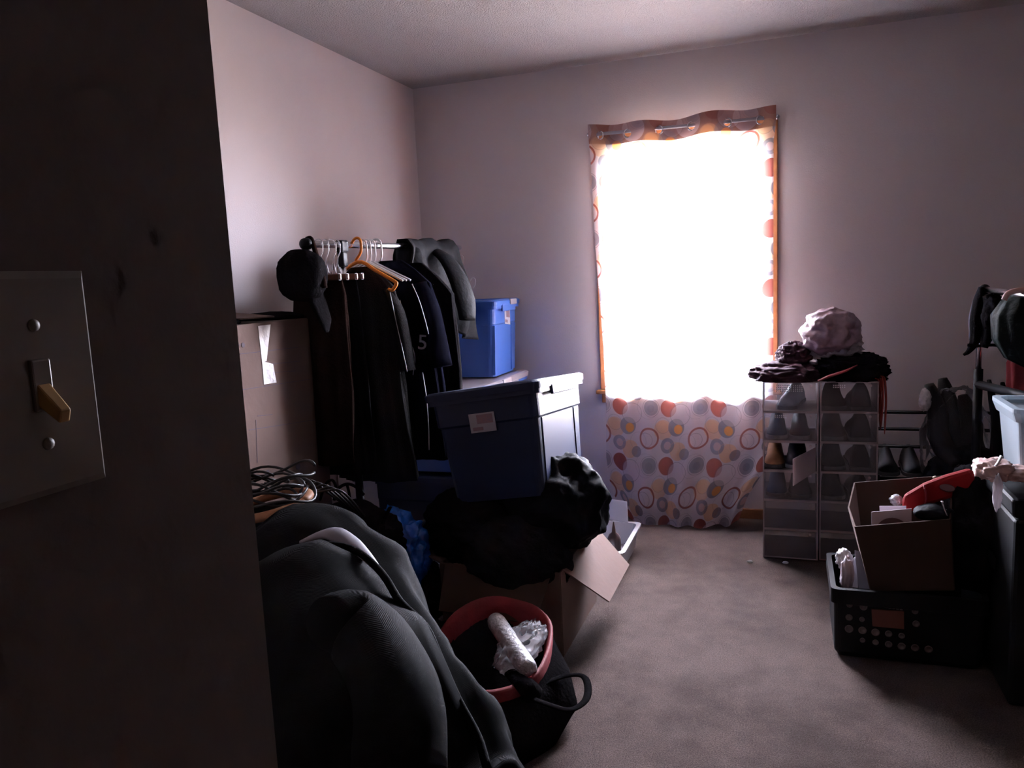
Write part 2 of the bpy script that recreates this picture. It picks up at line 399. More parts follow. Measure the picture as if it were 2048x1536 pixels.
hm.uv = [(i/NU*.95, (1-jj/24*.0475)*2.10) for jj in range(25) for i in range(NU+1)]
hm.ts('header_band', M_curt2, ct, smooth=True)
for i, g in enumerate(G):
    d_ = -1 if i % 2 == 0 else 1
    nrm = Vector((.42*(1 if i % 2 == 0 else -1), 1, 0)).normalized()
    a = Vector((0, 0, 1)); b2 = nrm.cross(a); c = Vector((g.x, YR, g.z-.007)); rr = []
    for k in range(24):
        an = 2*PI*k/24; dr = a*math.cos(an)+b2*math.sin(an)
        rr.append([c+dr*(.0205+.0035*math.cos(2*PI*q/8))+nrm*.0035*math.sin(2*PI*q/8) for q in range(8)])
    rr.append(rr[0]); MB().rings(rr, cap=False).ts('grommet', M_chrome, ct, smooth=True)
rd = thing('curtain_rod', 'slim grey metal curtain rod threaded through the curtain grommets', 'curtain rod', (-.5, YR, 2.0))
za, zb_ = G[0].z, G[-1].z
def rz_(x): return za+(zb_-za)*(x-GX[0])/(GX[-1]-GX[0])
MB().tube([(-.975, YR, rz_(-.975)), (-.052, YR, rz_(-.052))], .0085, 12).ts('pole', M_greyp, rd, smooth=True)
for x in (-.98, -.046):
    MB().lathe((x, YR, rz_(x)), [(0.002, -.014), (.010, -.010), (.0145, 0), (.010, .010), (.002, .014)], 14, axis=(1, 0, 0)).ts('finial', M_chrome, rd, smooth=True)
for x in (-.958, -.072):
    MB().bb(x-.006, x+.006, YR, D, rz_(x)-.02, rz_(x)-.008).bb(x-.012, x+.012, D-.022, D-.016, rz_(x)-.04, rz_(x)+.01).ts('bracket', M_greyp, rd)
p = at(1487, 268, Y=YR-.03)
tg = MB().box((p.x, D-.021, p.z-.003), (.045, .004, .034)); tag(tg.ts('paper_tag', M_paper), 'small grey tag at the top right corner of the window casing', 'tag')

# ------------------------------------------------------------------ light switch on the near wall
sw = thing('light_switch', 'ivory toggle light switch plate on the dark near wall', 'light switch', (NX, .285, 1.22))
zc, yc = 1.283, .287
pr = []
for (e, x) in ((0, 0), (.0, .002), (.004, .0058), (.035, .0062)):
    hy, hz = .036-e, .057-e
    pr.append([(NX+x, yc-hy, zc-hz), (NX+x, yc+hy, zc-hz), (NX+x, yc+hy, zc+hz), (NX+x, yc-hy, zc+hz)])
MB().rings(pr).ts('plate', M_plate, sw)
MB().bb(NX+.005, NX+.0085, yc-.0055, yc+.0055, zc-.013, zc+.013).ts('collar', M_plate, sw, bevel=.001)
q = MB(); q.add([(NX+.007, yc-.004, zc+.002), (NX+.007, yc+.004, zc+.002), (NX+.007, yc+.004, zc-.010), (NX+.007, yc-.004, zc-.010),
                 (NX+.0215, yc-.0032, zc-.0125), (NX+.0215, yc+.0032, zc-.0125), (NX+.0195, yc+.0032, zc-.019), (NX+.0195, yc-.0032, zc-.019)],
                [(0, 1, 2, 3), (4, 7, 6, 5), (0, 4, 5, 1), (1, 5, 6, 2), (2, 6, 7, 3), (3, 7, 4, 0)])
q.ts('toggle', M_toggle, sw, bevel=.001)
for s_ in (-1, 1):
    MB().lathe((NX+.0062, yc, zc+s_*.030), [(.0032, 0), (.003, .0012), (.0012, .0018)], 12, axis=(1, 0, 0)).ts('screw', M_screw, sw, smooth=True)

# ------------------------------------------------------------------ soft shapes
def icos(n):
    import bmesh
    bm = bmesh.new(); bmesh.ops.create_icosphere(bm, subdivisions=n, radius=1)
    v = [p.co.copy() for p in bm.verts]; f = [tuple(x.index for x in q.verts) for q in bm.faces]; bm.free(); return v, f
ICO = {k: icos(k) for k in (3, 4, 5)}
def crumple(c, r, seed=0, amp=.2, fr=2.0, floor=None, n=4, sharp=1.0, sq=1.0, shape=None):
    v, f = ICO[n]; out_ = []
    sd = Vector((seed*7.3, seed*3.1, seed*1.7))
    for p in v:
        d = 0; a = 1; q = p*fr+sd
        for o_ in range(4):
            d += a*(1-2*abs(noise.noise(q))**sharp if True else 0); q = q*2.03; a *= .5
        s_ = 1+amp*(d*.5-.45)
        x = Vector([math.copysign(abs(t_)**sq, t_) for t_ in p]) if sq != 1 else p
        w_ = Vector((x.x*r[0], x.y*r[1], x.z*r[2]))*s_+Vector(c)
        if shape: w_ = shape(w_)
        if floor is not None and w_.z < floor: w_.z = floor+.002*(w_.z-floor)
        out_.append(w_)
    m = MB(); m.add(out_, f); return m
def soft(name, label, cat, m, *a, group=None, **k):
    o = crumple(*a, **k).ts(name, m, smooth=True); return tag(o, label, cat, group)

def garment(m, cx, yy, prof, yaw=0, fold=.012, nf=7, seed=0, n=56):
    """hanging garment: profile rows (z, half width, half depth, x shift)"""
    rr = []; P = []
    for i in range(len(prof)-1):
        for k in range(5):
            s_ = k/5; P.append(tuple(prof[i][q]*(1-s_)+prof[i+1][q]*s_ for q in range(4)))
    P.append(prof[-1]); zt = P[0][0]; ca, sa = math.cos(yaw), math.sin(yaw)
    for (z, hw, hd, xs) in P:
        ring = []
        f_ = min(1, (zt-z)/.35)
        for k in range(n):
            a = 2*PI*k/n
            fx = fold*f_*(math.sin(nf*a+seed+z*2)+.6*math.sin((nf*2+1)*a+seed*2+z*3))+.01*noise.noise(Vector((math.cos(a)*2+seed, math.sin(a)*2, z*5)))
            x = (hw+fx)*math.cos(a)+xs; y = (hd+fx)*math.sin(a)
            ring.append((cx+x*ca-y*sa, yy+x*sa+y*ca, z))
        rr.append(ring)
    return m.rings(rr)

# ------------------------------------------------------------------ left garment rack
RX = -1.62
def rodz(y): return 1.487+(y-2.42)*.0165
rk = thing('garment_rack', 'chrome and black garment rack along the left wall', 'garment rack', (RX, 3.1, 0))
MB().tube([(RX, 2.43, rodz(2.43)), (RX, 3.82, rodz(3.70))], .0125, 14).ts('rail', M_chrome, rk, smooth=True)
for y, s_ in ((2.425, -1), (3.71, 1)):
    MB().lathe((RX, y, rodz(y)), [(.008, -.022), (.020, -.016), (.023, 0), (.020, .014), (.014, .022)], 16, axis=(0, 1, 0)).ts('end_cap', M_blackp, rk, smooth=True)
for y in (2.66, 3.62):
    MB().tube([(RX, y, .75), (RX, y, rodz(y)-.008)], .011, 12).ts('upper_post', M_chrome, rk, smooth=True)
    MB().tube([(RX, y, .06), (RX, y, .80)], .016, 12).ts('lower_post', M_blackp, rk, smooth=True)
    MB().box((RX, y, rodz(y)-.006), (.034, .05, .045)).box((RX, y, rodz(y)-.055), (.028, .036, .06)).ts('bracket', M_blackp, rk, bevel=.006)
    MB().tube([(RX-.22, y, .075), (RX+.22, y, .075)], .014, 10).ts('foot', M_blackp, rk, smooth=True)
    for s_ in (-1, 1):
        MB().lathe((RX+s_*.2, y-.012, .031), [(.022, 0), (.03, .004), (.03, .02), (.022, .024)], 14, axis=(0, 1, 0)).bb(RX+s_*.2-.008, RX+s_*.2+.008, y-.01, y+.01, .03, .07).ts('caster', M_blackp, rk)
MB().tube([(RX, 2.66, .22), (RX, 3.62, .22)], .011, 10).ts('bottom_rail', M_blackp, rk, smooth=True)

def hook(m, y, r=.019, low=.10, thick=.0022, tw=0, x=None):
    x = RX if x is None else x; z = rodz(y); pts = []
    for k in range(11):
        a = -.25*PI+k*1.25*PI/10
        pts.append((x+(-math.cos(a))*r*1.0, y+tw*math.sin(a)*.01, z+math.sin(a)*r+.001))
    pts += [(x+r*.9, y, z-.028), (x+.004, y, z-.05), (x, y, z-low)]
    return m.tube(pts, thick, 7)
# orange hanger, tilted shoulder arm
hg = thing('clothes_hanger', 'orange plastic clothes hanger hooked over the chrome rail', 'hanger', (RX, 2.72, 1.30), 'clothes hangers')
m = MB(); A = at(714, 524, Y=2.72); Bp = at(788, 562, Y=2.72); Cc = at(782, 574, Y=2.72); tp = at(716, 484, Y=2.715)
zr = rodz(2.72)
m.tube([(tp.x-.028, 2.715, zr+.006), (tp.x-.016, 2.715, zr+.020), (tp.x, 2.715, zr+.024), (tp.x+.012, 2.715, zr+.010), (tp.x+.006, 2.72, zr-.03), (A.x-.006, 2.72, A.z+.006)], .0055, 9)
m.ts('hook', M_orange, hg, smooth=True)
m = MB(); m.tube([(A.x-.12, 2.72, A.z-.075), A, (A.x*.5+Bp.x*.5, 2.72, A.z*.5+Bp.z*.5+.004), Bp, (Bp.x+.008, 2.72, Bp.z-.014), (Cc.x+.004, 2.72, Cc.z-.012), (Cc.x-.012, 2.72, Cc.z-.006)], [.006, .0075, .007, .007, .007, .007, .005], 9)
m.ts('shoulder_bar', M_orange, hg, smooth=True)
# white hangers
for i, (px, yv) in enumerate(((733, 2.80), (741, 2.83), (750, 2.87), (760, 2.93))):
    h_ = thing('clothes_hanger', ['white hanger hook just right of the orange hanger', 'thin white hanger hook, second right of the orange hanger', 'white hanger hook, third right of the orange hanger', 'widest white plastic hanger hook, nearest the draped leather jacket'][i], 'hanger', (RX, yv, 1.35), 'clothes hangers')
    c = at(px-8, 490, Y=yv); m = MB(); z = rodz(yv); R0 = .024 if i == 3 else .018
    pts = [(c.x+.0+R0*math.cos(a), yv, z+.003+R0*math.sin(a)) for a in [PI*1.05-k*PI*1.05/9 for k in range(10)]]
    pts += [(c.x+R0, yv, z-.045), (c.x+R0*.7, yv, z-.062), (c.x, yv, z-.072)]
    m.tube(pts, .0042 if i == 3 else .003, 8); m.ts('hook', M_white, h_, smooth=True)
    m = MB(); m.tube([(c.x-.17, yv, z-.15), (c.x-.02, yv, z-.075), (c.x, yv, z-.07), (c.x+.02, yv, z-.075), (c.x+.17, yv, z-.15)], .004, 8)
    m.ts('shoulder_bar', M_white, h_, smooth=True)
# wooden trouser hangers
for i, (px, yv) in enumerate(((648, 2.50), (664, 2.54), (681, 2.59), (689, 2.62))):
    h_ = thing('trouser_hanger', ['wooden trouser hanger with steel hook nearest the rack end', 'wooden trouser hanger, second from the rack end', 'wooden trouser hanger in front of the black bracket', 'wooden trouser hanger under the black bracket'][i], 'hanger', (RX, yv, 1.36), 'wooden trouser hangers')
    m = MB(); hook(m, yv, .018, .095, .002); m.ts('hook', M_chrome, h_, smooth=True)
    MB().bb(RX-.11, RX+.085+.008*i, yv-.007, yv+.007, 1.355, 1.378).ts('clamp_bar', M_hwood, h_, bevel=.004)
    for xx in (.078+.008*i,): MB().bb(RX+xx, RX+xx+.003, yv-.008, yv+.008, 1.354, 1.379).ts('band', M_greyp, h_, bevel=.001)
    MB().tube([(RX-.012, yv, 1.378), (RX, yv, 1.42), (RX+.012, yv, 1.378)], .0018, 6).ts('wire_bail', M_chrome, h_, smooth=True)
# trousers
g = MB(); garment(g, RX-.03, 2.53, [(1.37, .10, .018, 0), (1.30, .115, .03, 0), (1.0, .12, .04, -.01), (.66, .115, .045, -.02)], fold=.008, nf=5, seed=1)
tag(g.ts('hanging_trousers', M_browncl, smooth=True), 'dark brown trousers on the wooden hangers behind the black cap', 'trousers')
g = MB(); garment(g, RX-.045, 2.62, [(1.365, .12, .02, 0), (1.28, .13, .03, 0), (.9, .14, .05, -.01), (.60, .15, .05, -.01)], fold=.010, nf=6, seed=6)
tag(g.ts('hanging_trousers', M_blackc, smooth=True), 'black trousers between the brown trousers and the charcoal shirt', 'trousers')
# charcoal tee
sh = thing('hanging_shirt', 'charcoal long shirt on the orange hanger, in the middle of the rack', 'shirt', (RX, 2.76, .55))
g = MB(); garment(g, RX+.02, 2.76, [(1.405, .045, .022, 0), (1.375, .085, .035, 0), (1.325, .135, .045, 0), (1.27, .150, .055, 0), (1.05, .145, .06, 0), (.75, .16, .07, .01), (.545, .175, .07, .02)], fold=.010, nf=7, seed=2)
g.ts('torso', M_char, sh, smooth=True)
for s_ in (1, -1):
    MB().tube([(RX+.02+s_*.11, 2.76, 1.315), (RX+.02+s_*.150, 2.76, 1.22), (RX+.02+s_*.172, 2.755, 1.10), (RX+.02+s_*.185, 2.75, .99)], [.03, .042, .045, .047], 14, .55).ts('sleeve', M_char, sh, smooth=True)
MB().tube([(RX+.162, 2.722, 1.30), (RX+.184, 2.718, 1.18), (RX+.205, 2.712, 1.08), (RX+.222, 2.708, .99)], .0016, 6).ts('piping', M_pipe, sh, smooth=True)
# black jersey with 5
js = thing('hanging_jersey', 'shiny black sports jersey with silver piping and a number 5 on its sleeve', 'jersey', (RX, 2.93, .6))
g = MB(); garment(g, RX+.06, 2.94, [(1.43, .05, .02, 0), (1.39, .11, .035, 0), (1.33, .175, .045, 0), (1.26, .19, .055, 0), (1.0, .185, .06, 0), (.74, .20, .065, 0), (.60, .205, .065, 0)], fold=.013, nf=8, seed=3)
g.ts('torso', M_satin, js, smooth=True)
MB().tube([(RX+.20, 2.93, 1.33), (RX+.235, 2.92, 1.22), (RX+.262, 2.90, 1.10), (RX+.285, 2.885, .99)], [.04, .055, .06, .062], 16, .6).ts('sleeve', M_satin, js, smooth=True)
MB().tube([(RX-.10, 2.93, 1.33), (RX-.135, 2.93, 1.2), (RX-.16, 2.92, 1.0)], [.04, .05, .055], 14, .6).ts('sleeve', M_satin, js, smooth=True)
for pts in ([(824, 568), (838, 600), (850, 640), (857, 668)], [(823, 690), (830, 715), (826, 750)], [(845, 745), (852, 790), (857, 850), (858, 900)], [(815, 840), (818, 880), (823, 930)], [(800, 600), (812, 660), (822, 720)]):
    MB().tube([at(a, b2, Y=2.835) for a, b2 in pts], .0018, 6).ts('piping', M_pipe, js, smooth=True)
def text(s_, size, loc, rot, m, parent=None, name='lettering', ext=.0006, align='CENTER'):
    cu = bpy.data.curves.new('t', 'FONT'); cu.body = s_; cu.size = size; cu.extrude = ext; cu.align_x = align; cu.align_y = 'CENTER'; cu.resolution_u = 3
    o = bpy.data.objects.new('t', cu); COL.objects.link(o); bpy.context.view_layer.update()
    me = bpy.data.meshes.new_from_object(o.evaluated_get(bpy.context.evaluated_depsgraph_get())); bpy.data.objects.remove(o)
    me.name = name; me.materials.clear(); me.materials.append(m)
    n_ = bpy.data.objects.new(name, me); COL.objects.link(n_)
    if parent is not None: n_.parent = parent; loc = Vector(loc)-world_loc(parent)
    n_.location = loc; n_.rotation_euler = rot; return n_
p5 = at(845, 686, Y=2.835)
tx5 = text('5', .085, p5, (PI/2, math.radians(6), math.radians(18)), M_num, js, 'numeral', .003)
# black cap at rail end
cp = thing('cap', 'black cap hanging by its strap from the left end of the garment rack', 'cap', (RX, 2.40, 1.25))
v = crumple((-1.632, 2.40, 1.375), (.085, .075, .092), 5, .12, 1.3, n=4, sq=.85); v.ts('crown', M_blackc, cp, smooth=True)
MB().tube([(-1.60, 2.42, 1.33), (-1.585, 2.42, 1.27), (-1.565, 2.42, 1.215), (-1.56, 2.42, 1.17)], [.05, .052, .04, .012], 14, .25).ts('brim', M_blackc, cp, smooth=True)
MB().tube([(RX-.055, 2.40, 1.43), (RX-.03, 2.41, 1.462), (RX+.005, 2.41, 1.458), (RX+.025, 2.40, 1.43)], .009, 8, .5).ts('inner_band', M_cream, cp, smooth=True)
MB().tube([(RX-.008, 2.44, rodz(2.44)+.022), (RX+.012, 2.44, rodz(2.44)+.020), (RX+.032, 2.43, 1.455), (RX+.055, 2.42, 1.40), (RX+.07, 2.41, 1.33)], [.008, .010, .012, .014, .014], 8, .6).ts('strap', M_browncl, cp, smooth=True)
# draped leather jacket
jk = thing('leather_jacket', 'black leather jacket thrown over the far end of the garment rack rail', 'jacket', (RX, 3.45, 1.0))
def drape(u, v2):
    y = 3.16+.53*u; s_ = (v2-.42)       # across the rail
    zr_ = rodz(y)+.028
    w_ = noise.noise(Vector((u*4, v2*5, 1)))*.03+.012*math.sin(u*24+v2*3)
    if s_ >= 0:
        L_ = s_/.58*(.38+.15*smooth((u-.35)/.6)); x = RX+.012+min(L_, .05)*.6+.04*smooth(L_/.35)+.03*(L_)*u*2; z = zr_-max(0, L_-.012)*.97
        x += w_*(.3+L_*2.2)
    else:
        L_ = -s_/.42*.40; x = RX-.012-.03*smooth(L_/.1); z = zr_-max(0, L_-.012)*.95; x -= abs(w_)*.5
    y2 = y+w_*.3-.06*smooth(max(0, s_)*3)*(1-u)
    return (x, y2, z+.012*noise.noise(Vector((u*5, 2, 5))))
MB().grid(60, 60, drape).ts('body', M_leather, jk, smooth=True, solid=.008)
pts = [at(a, b2, Y=y_) for a, b2, y_ in ((860, 497, 3.45), (890, 515, 3.40), (915, 555, 3.36), (930, 600, 3.32), (935, 640, 3.30))]
MB().tube(pts, [.035, .045, .055, .058, .045], 18, .35).ts('sleeve', M_leather, jk, smooth=True)
pts = [at(a, b2, Y=y_) for a, b2, y_ in ((815, 500, 3.2), (830, 560, 3.16), (860, 640, 3.14), (880, 730, 3.12))]
MB().tube(pts, [.06, .08, .085, .07], 18, .5).ts('sleeve', M_leather, jk, smooth=True)
g = MB(); garment(g, RX+.06, 3.13, [(1.42, .05, .02, 0), (1.36, .12, .04, 0), (1.28, .19, .05, 0), (.95, .20, .06, .0), (.55, .20, .07, 0)], fold=.012, nf=8, seed=8)
tag(g.ts('hanging_coat', M_blackc, smooth=True), 'long black coat hanging below the draped leather jacket', 'coat')
for i, (px, py) in enumerate(((922, 517), (946, 562))):
    p = at(px, py, Y=3.75); m = MB()
    hk = [(p.x+.014*math.cos(a), p.y, p.z+.016*math.sin(a)) for a in [PI-k*PI*1.2/8 for k in range(9)]]+[(p.x+.004, p.y, p.z-.03), (p.x-.04, p.y, p.z-.06), (-1.62, p.y-.02, min(p.z-.02, 1.47))]
    m.tube(hk, .0022, 6); tag(m.ts('clothes_hanger', M_white, smooth=True), ['pale wire hanger hook poking out above the leather jacket', 'white hanger hook at the shoulder of the leather jacket'][i], 'hanger')

# ------------------------------------------------------------------ big cardboard carton on the left
bx = thing('moving_carton', 'tall cardboard moving carton with white tape strip against the left wall', 'cardboard box', (-1.85, 2.2, 0))
x0, x1, y0, y1, zt = -2.02, -1.69, 1.80, 2.56, 1.218
for q_ in ([(x1, y0, 0), (x1, y1, 0), (x1, y1, zt), (x1, y0, zt)], [(x0, y0, 0), (x0, y1, 0), (x0, y1, zt), (x0, y0, zt)], [(x0, y0, 0), (x1, y0, 0), (x1, y0, zt), (x0, y0, zt)], [(x0, y1, 0), (x1, y1, 0), (x1, y1, zt), (x0, y1, zt)]):
    MB().slab(q_, .006).ts('side_panel', M_card, bx)
MB().slab([(x0, y0, zt), (x1, y0, zt), (x1, y1, zt), (x0, y1, zt)], .006).ts('top_flap', M_card, bx)
MB().slab([(x0, y0, .004), (x1, y0, .004), (x1, y1, .004), (x0, y1, .004)], .006).ts('bottom_panel', M_card, bx)
def on(px, py, e=.004): return at(px, py, X=x1+e)
MB().slab([on(516, 652), on(541, 649), on(533, 722), on(524, 724)], .0008).ts('tape', M_tape, bx)
MB().slab([on(524, 722), on(546, 728), on(553, 765), on(528, 769)], .0008).ts('tape', M_tape, bx)
ink = MB()
for a, b2, c_, d_ in ((480, 708, 600, 694), (475, 690, 490, 689), (482, 780, 640, 755), (545, 728, 600, 722), (548, 745, 590, 742), (512, 840, 515, 925), (515, 832, 545, 829), (498, 860, 640, 838)):
    p_, q_ = on(a, b2, .0036), on(c_, d_, .0036); n_ = Vector((0, 0, .0012)) if abs(b2-d_) < 40 else Vector((0, .001, 0))
    ink.slab([p_-n_, q_-n_, q_+n_, p_+n_], .0006)
ink.ts('printed_line', M_ink, bx)
for k, (s_, px, py) in enumerate((('WARDROBE', 500, 703), ('THIS SIDE', 575, 735), ('CARTON', 590, 934), ('ROOM', 535, 945))): pass
for px, py, r_ in ((596, 932, .014), (574, 939, .006), (535, 947, .012), (486, 690, .008)):
    p = on(px, py, .0038); MB().lathe(p, [(r_, 0), (r_, .0008)], 14, axis=(1, 0, 0)).ts('print_mark', M_ink, bx)
# things on that carton
MB_ = MB(); a = at(545, 633, X=-1.78)
tag(MB().slab([(-1.95, 2.10, 1.240), (-1.74, 2.18, 1.238), (-1.72, 2.34, 1.236), (-1.93, 2.30, 1.262)], .005).ts('cardboard_flap', M_card), 'loose tan cardboard piece lying on the tall moving carton', 'cardboard')
soft('folded_cloth', 'black folded cloth on the left edge of the tall moving carton', 'cloth', M_blackc, (-1.80, 2.03, 1.226), (.11, .17, .035), 11, .2, 1.6, floor=1.222, n=4)
soft('folded_cloth', 'thin black cloth on the moving carton beside the hanging cap', 'cloth', M_blackc, (-1.82, 2.46, 1.226), (.12, .11, .024), 12, .2, 1.6, floor=1.222, n=4)

# ------------------------------------------------------------------ totes
def rrect(hx, hy, z, r_=.03, n=5):
    pts = []
    for sx_, sy_, a0 in ((1, 1, 0), (-1, 1, PI/2), (-1, -1, PI), (1, -1, 1.5*PI)):
        for k in range(n):
            a = a0+k*PI/2/(n-1); pts.append(Vector((sx_*(hx-r_)+r_*math.cos(a), sy_*(hy-r_)+r_*math.sin(a), z)))
    return pts
def tote(name, label, loc, rot, hx, hy, h, mb_, ml, lid=True, taper=.035, label_face=None, inset_mat=None):
    t_ = thing(name, label, 'storage tote', loc, None, rot)
    m = MB(); z1 = h*.70
    m.rings([rrect(hx-taper, hy-taper, 0), rrect(hx-taper*.35, hy-taper*.35, z1), rrect(hx-taper*.12, hy-taper*.12, z1+.008), rrect(hx, hy, h-.03),
             rrect(hx+.016, hy+.016, h-.03), rrect(hx+.016, hy+.016, h), rrect(hx-.004, hy-.004, h), rrect(hx-.006, hy-.006, h-.02), rrect(hx-taper-.004, hy-taper-.004, .006)])
    m.ts('body', mb_, t_, local=True)
    for s_ in (-1, 1):              # raised ribs on the end faces
        for k in (-.78, .78):
            x_ = s_*(hx-taper*.62); m = MB()
            y_ = k*(hy-taper)
            m.add([(s_*(hx-taper+.005), y_-.028, .01), (s_*(hx-taper+.005), y_+.028, .01), (s_*(hx-taper*.35+.004), y_+.034, z1), (s_*(hx-taper*.35+.004), y_-.034, z1),
                   (s_*(hx-taper-.01), y_-.034, .01), (s_*(hx-taper-.01), y_+.034, .01), (s_*(hx-taper*.35-.01), y_+.04, z1), (s_*(hx-taper*.35-.01), y_-.04, z1)],
                  [(0, 1, 2, 3), (4, 7, 6, 5), (0, 4, 5, 1), (1, 5, 6, 2), (2, 6, 7, 3), (3, 7, 4, 0)])
            m.ts('rib', mb_, t_, local=True, bevel=.002)
        MB().bb(s_*(hx+.012), s_*(hx+.024), -hy*.55, hy*.55, h-.045, h-.008).ts('handle', ml, t_, local=True, bevel=.004)
    if lid:
        m = MB(); m.rings([rrect(hx+.02, hy+.02, h-.014), rrect(hx+.022, hy+.022, h+.010), rrect(hx+.01, hy+.01, h+.018), rrect(hx-.03, hy-.03, h+.018), rrect(hx-.04, hy-.04, h+.012)])
        m.ts('lid', ml if lid == 2 else mb_, t_, local=True)
    return t_
def sticker(t_, q_, m1=None):
    """paper sticker given by four local corners"""
    q_ = [Vector(p) for p in q_]
    MB().slab(q_, .0012).ts('sticker', m1 or M_label, t_, local=True)
    n_ = (q_[1]-q_[0]).cross(q_[3]-q_[0]).normalized()*.0012
    def B_(u, v2): return (q_[0]*(1-u)*(1-v2)+q_[1]*u*(1-v2)+q_[2]*u*v2+q_[3]*(1-u)*v2)+n_
    MB().slab([B_(.3, .45), B_(.92, .45), B_(.92, .92), B_(.3, .92)], .001).ts('sticker_picture', M_labeld, t_, local=True)
    MB().slab([B_(.1, .1), B_(.5, .1), B_(.5, .28), B_(.1, .28)], .001).ts('sticker_picture', M_labeld, t_, local=True)
# back stack
t1 = tote('storage_tote', 'bright blue lidded storage tote, top of the stack in the back corner', (-1.665, 3.955, .826), (0, 0, 0), .235, .185, .385, M_blue, M_blue, lid=True, taper=.02)
sticker(t1, [(.234, -.015, .27), (.234, .07, .26), (.236, .07, .345), (.236, -.015, .355)][::1])
MB().bb(.225, .262, .02, .12, .37, .40).ts('latch', M_greyp, t1, local=True, bevel=.004)
t2 = tote('storage_tote', 'wide blue storage tote with pale lid, second from top in the corner stack', (-1.68, 3.735, .42), (0, 0, 0), .285, .40, .385, M_blue, M_greyp, lid=2, taper=.02)
MB().bb(.285, .312, -.02, .10, .372, .402).ts('latch', M_white, t2, local=True, bevel=.004)
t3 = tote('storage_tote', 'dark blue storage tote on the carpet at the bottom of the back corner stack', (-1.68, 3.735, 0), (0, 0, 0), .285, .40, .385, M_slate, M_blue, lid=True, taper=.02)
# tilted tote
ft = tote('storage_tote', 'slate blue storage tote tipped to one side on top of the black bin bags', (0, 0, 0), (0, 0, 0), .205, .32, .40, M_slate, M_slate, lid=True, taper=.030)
Rz = Matrix.Rotation(math.radians(1), 4, 'Z') @ Matrix.Rotation(math.radians(-7.5), 4, 'Y') @ Matrix.Rotation(math.radians(-5), 4, 'X')
tr_top = Vector((.205, -.32, .40))
tl_ = Vector((-.845, 2.60, .955))-(Rz @ tr_top)
ft.matrix_world = Matrix.Translation(tl_) @ Rz
sticker(ft, [(-.06, -.319, .255), (.04, -.319, .255), (.04, -.324, .325), (-.06, -.324, .325)], M_greyp)

# ------------------------------------------------------------------ bin bags and open carton under the tilted tote
soft('bin_bag', 'shiny black bin bag bulging out under the right end of the tilted tote', 'bag', M_bag, (-.87, 2.80, .46), (.22, .22, .20), 21, .30, 1.5, n=5, floor=.31)
soft('bin_bag', 'dull black bin bag under the left end of the tilted tote', 'bag', M_blackc, (-1.13, 2.70, .40), (.20, .20, .14), 22, .3, 1.5, n=5, floor=.27)
soft('black_cloth', 'black garment spilling over the front of the open carton', 'cloth', M_blackc, (-.93, 2.56, .31), (.20, .13, .16), 23, .22, 1.6, n=5)
kn = MB(); kp = [at(*p, Y=2.82) for p in ((1160, 968), (1150, 955), (1162, 948), (1168, 960), (1160, 972), (1170, 985), (1163, 992))]
kn.tube(kp, .004, 7); tag(kn.ts('drawstring', M_white, smooth=True), 'white drawstring knotted at the neck of the shiny bin bag', 'string')
soft('bag_neck', 'twisted neck of the shiny black bin bag, behind its drawstring', 'bag', M_bag, at(1178, 966, Y=2.93), (.032, .03, .06), 24, .5, 2.0, n=3)
p = at(1180, 981, Y=2.85); tag(MB().box(p, (.03, .02, .018), Matrix.Rotation(.5, 3, 'Y')).ts('bottle_top', M_white, bevel=.003), 'small white bottle top beside the drawstring', 'bottle top')
oc = thing('open_carton', 'open cardboard carton with spread flaps under the bin bags', 'cardboard box', (-.97, 2.72, 0))
x0, x1, y0, y1, h_ = -1.20, -.745, 2.49, 2.99, .31
for q_ in ([(x1, y0, 0), (x1, y1, 0), (x1, y1, h_), (x1, y0, h_)], [(x0, y0, 0), (x0, y1, 0), (x0, y1, h_), (x0, y0, h_)], [(x0, y0, 0), (x1, y0, 0), (x1, y0, h_), (x0, y0, h_)], [(x0, y1, 0), (x1, y1, 0), (x1, y1, h_), (x0, y1, h_)]):
    MB().slab(q_, .006).ts('side_panel', M_card, oc)
MB().slab([(x0, y0, .005), (x1, y0, .005), (x1, y1, .005), (x0, y1, .005)], .006).ts('bottom_panel', M_card, oc)
MB().slab([(x1, y0+.03, h_), (x1, y1+.03, h_), at(1258, 1130, X=-.615), at(1218, 1204, X=-.615)], .005).ts('flap', M_card, oc)
MB().slab([(x0, y0, h_), (x0, y1, h_), at(905, 1026, X=-1.36), at(820, 1092, X=-1.37)], .005).ts('flap', M_card, oc)
MB().slab([(x0+.02, y0, h_), (x1-.03, y0, h_), (x1-.05, y0-.14, .18), (x0+.05, y0-.14, .19)], .005).ts('flap', M_cardshade, oc)
pk = at(905, 990, Y=3.0)
tag(MB().slab([at(889, 1006, Y=3.05), at(931, 1020, Y=3.05), at(925, 982, Y=3.12), at(915, 985, Y=3.12)], .006).ts('kraft_card', M_cardshade), 'small brown card corner sticking up left of the tilted tote', 'cardboard')

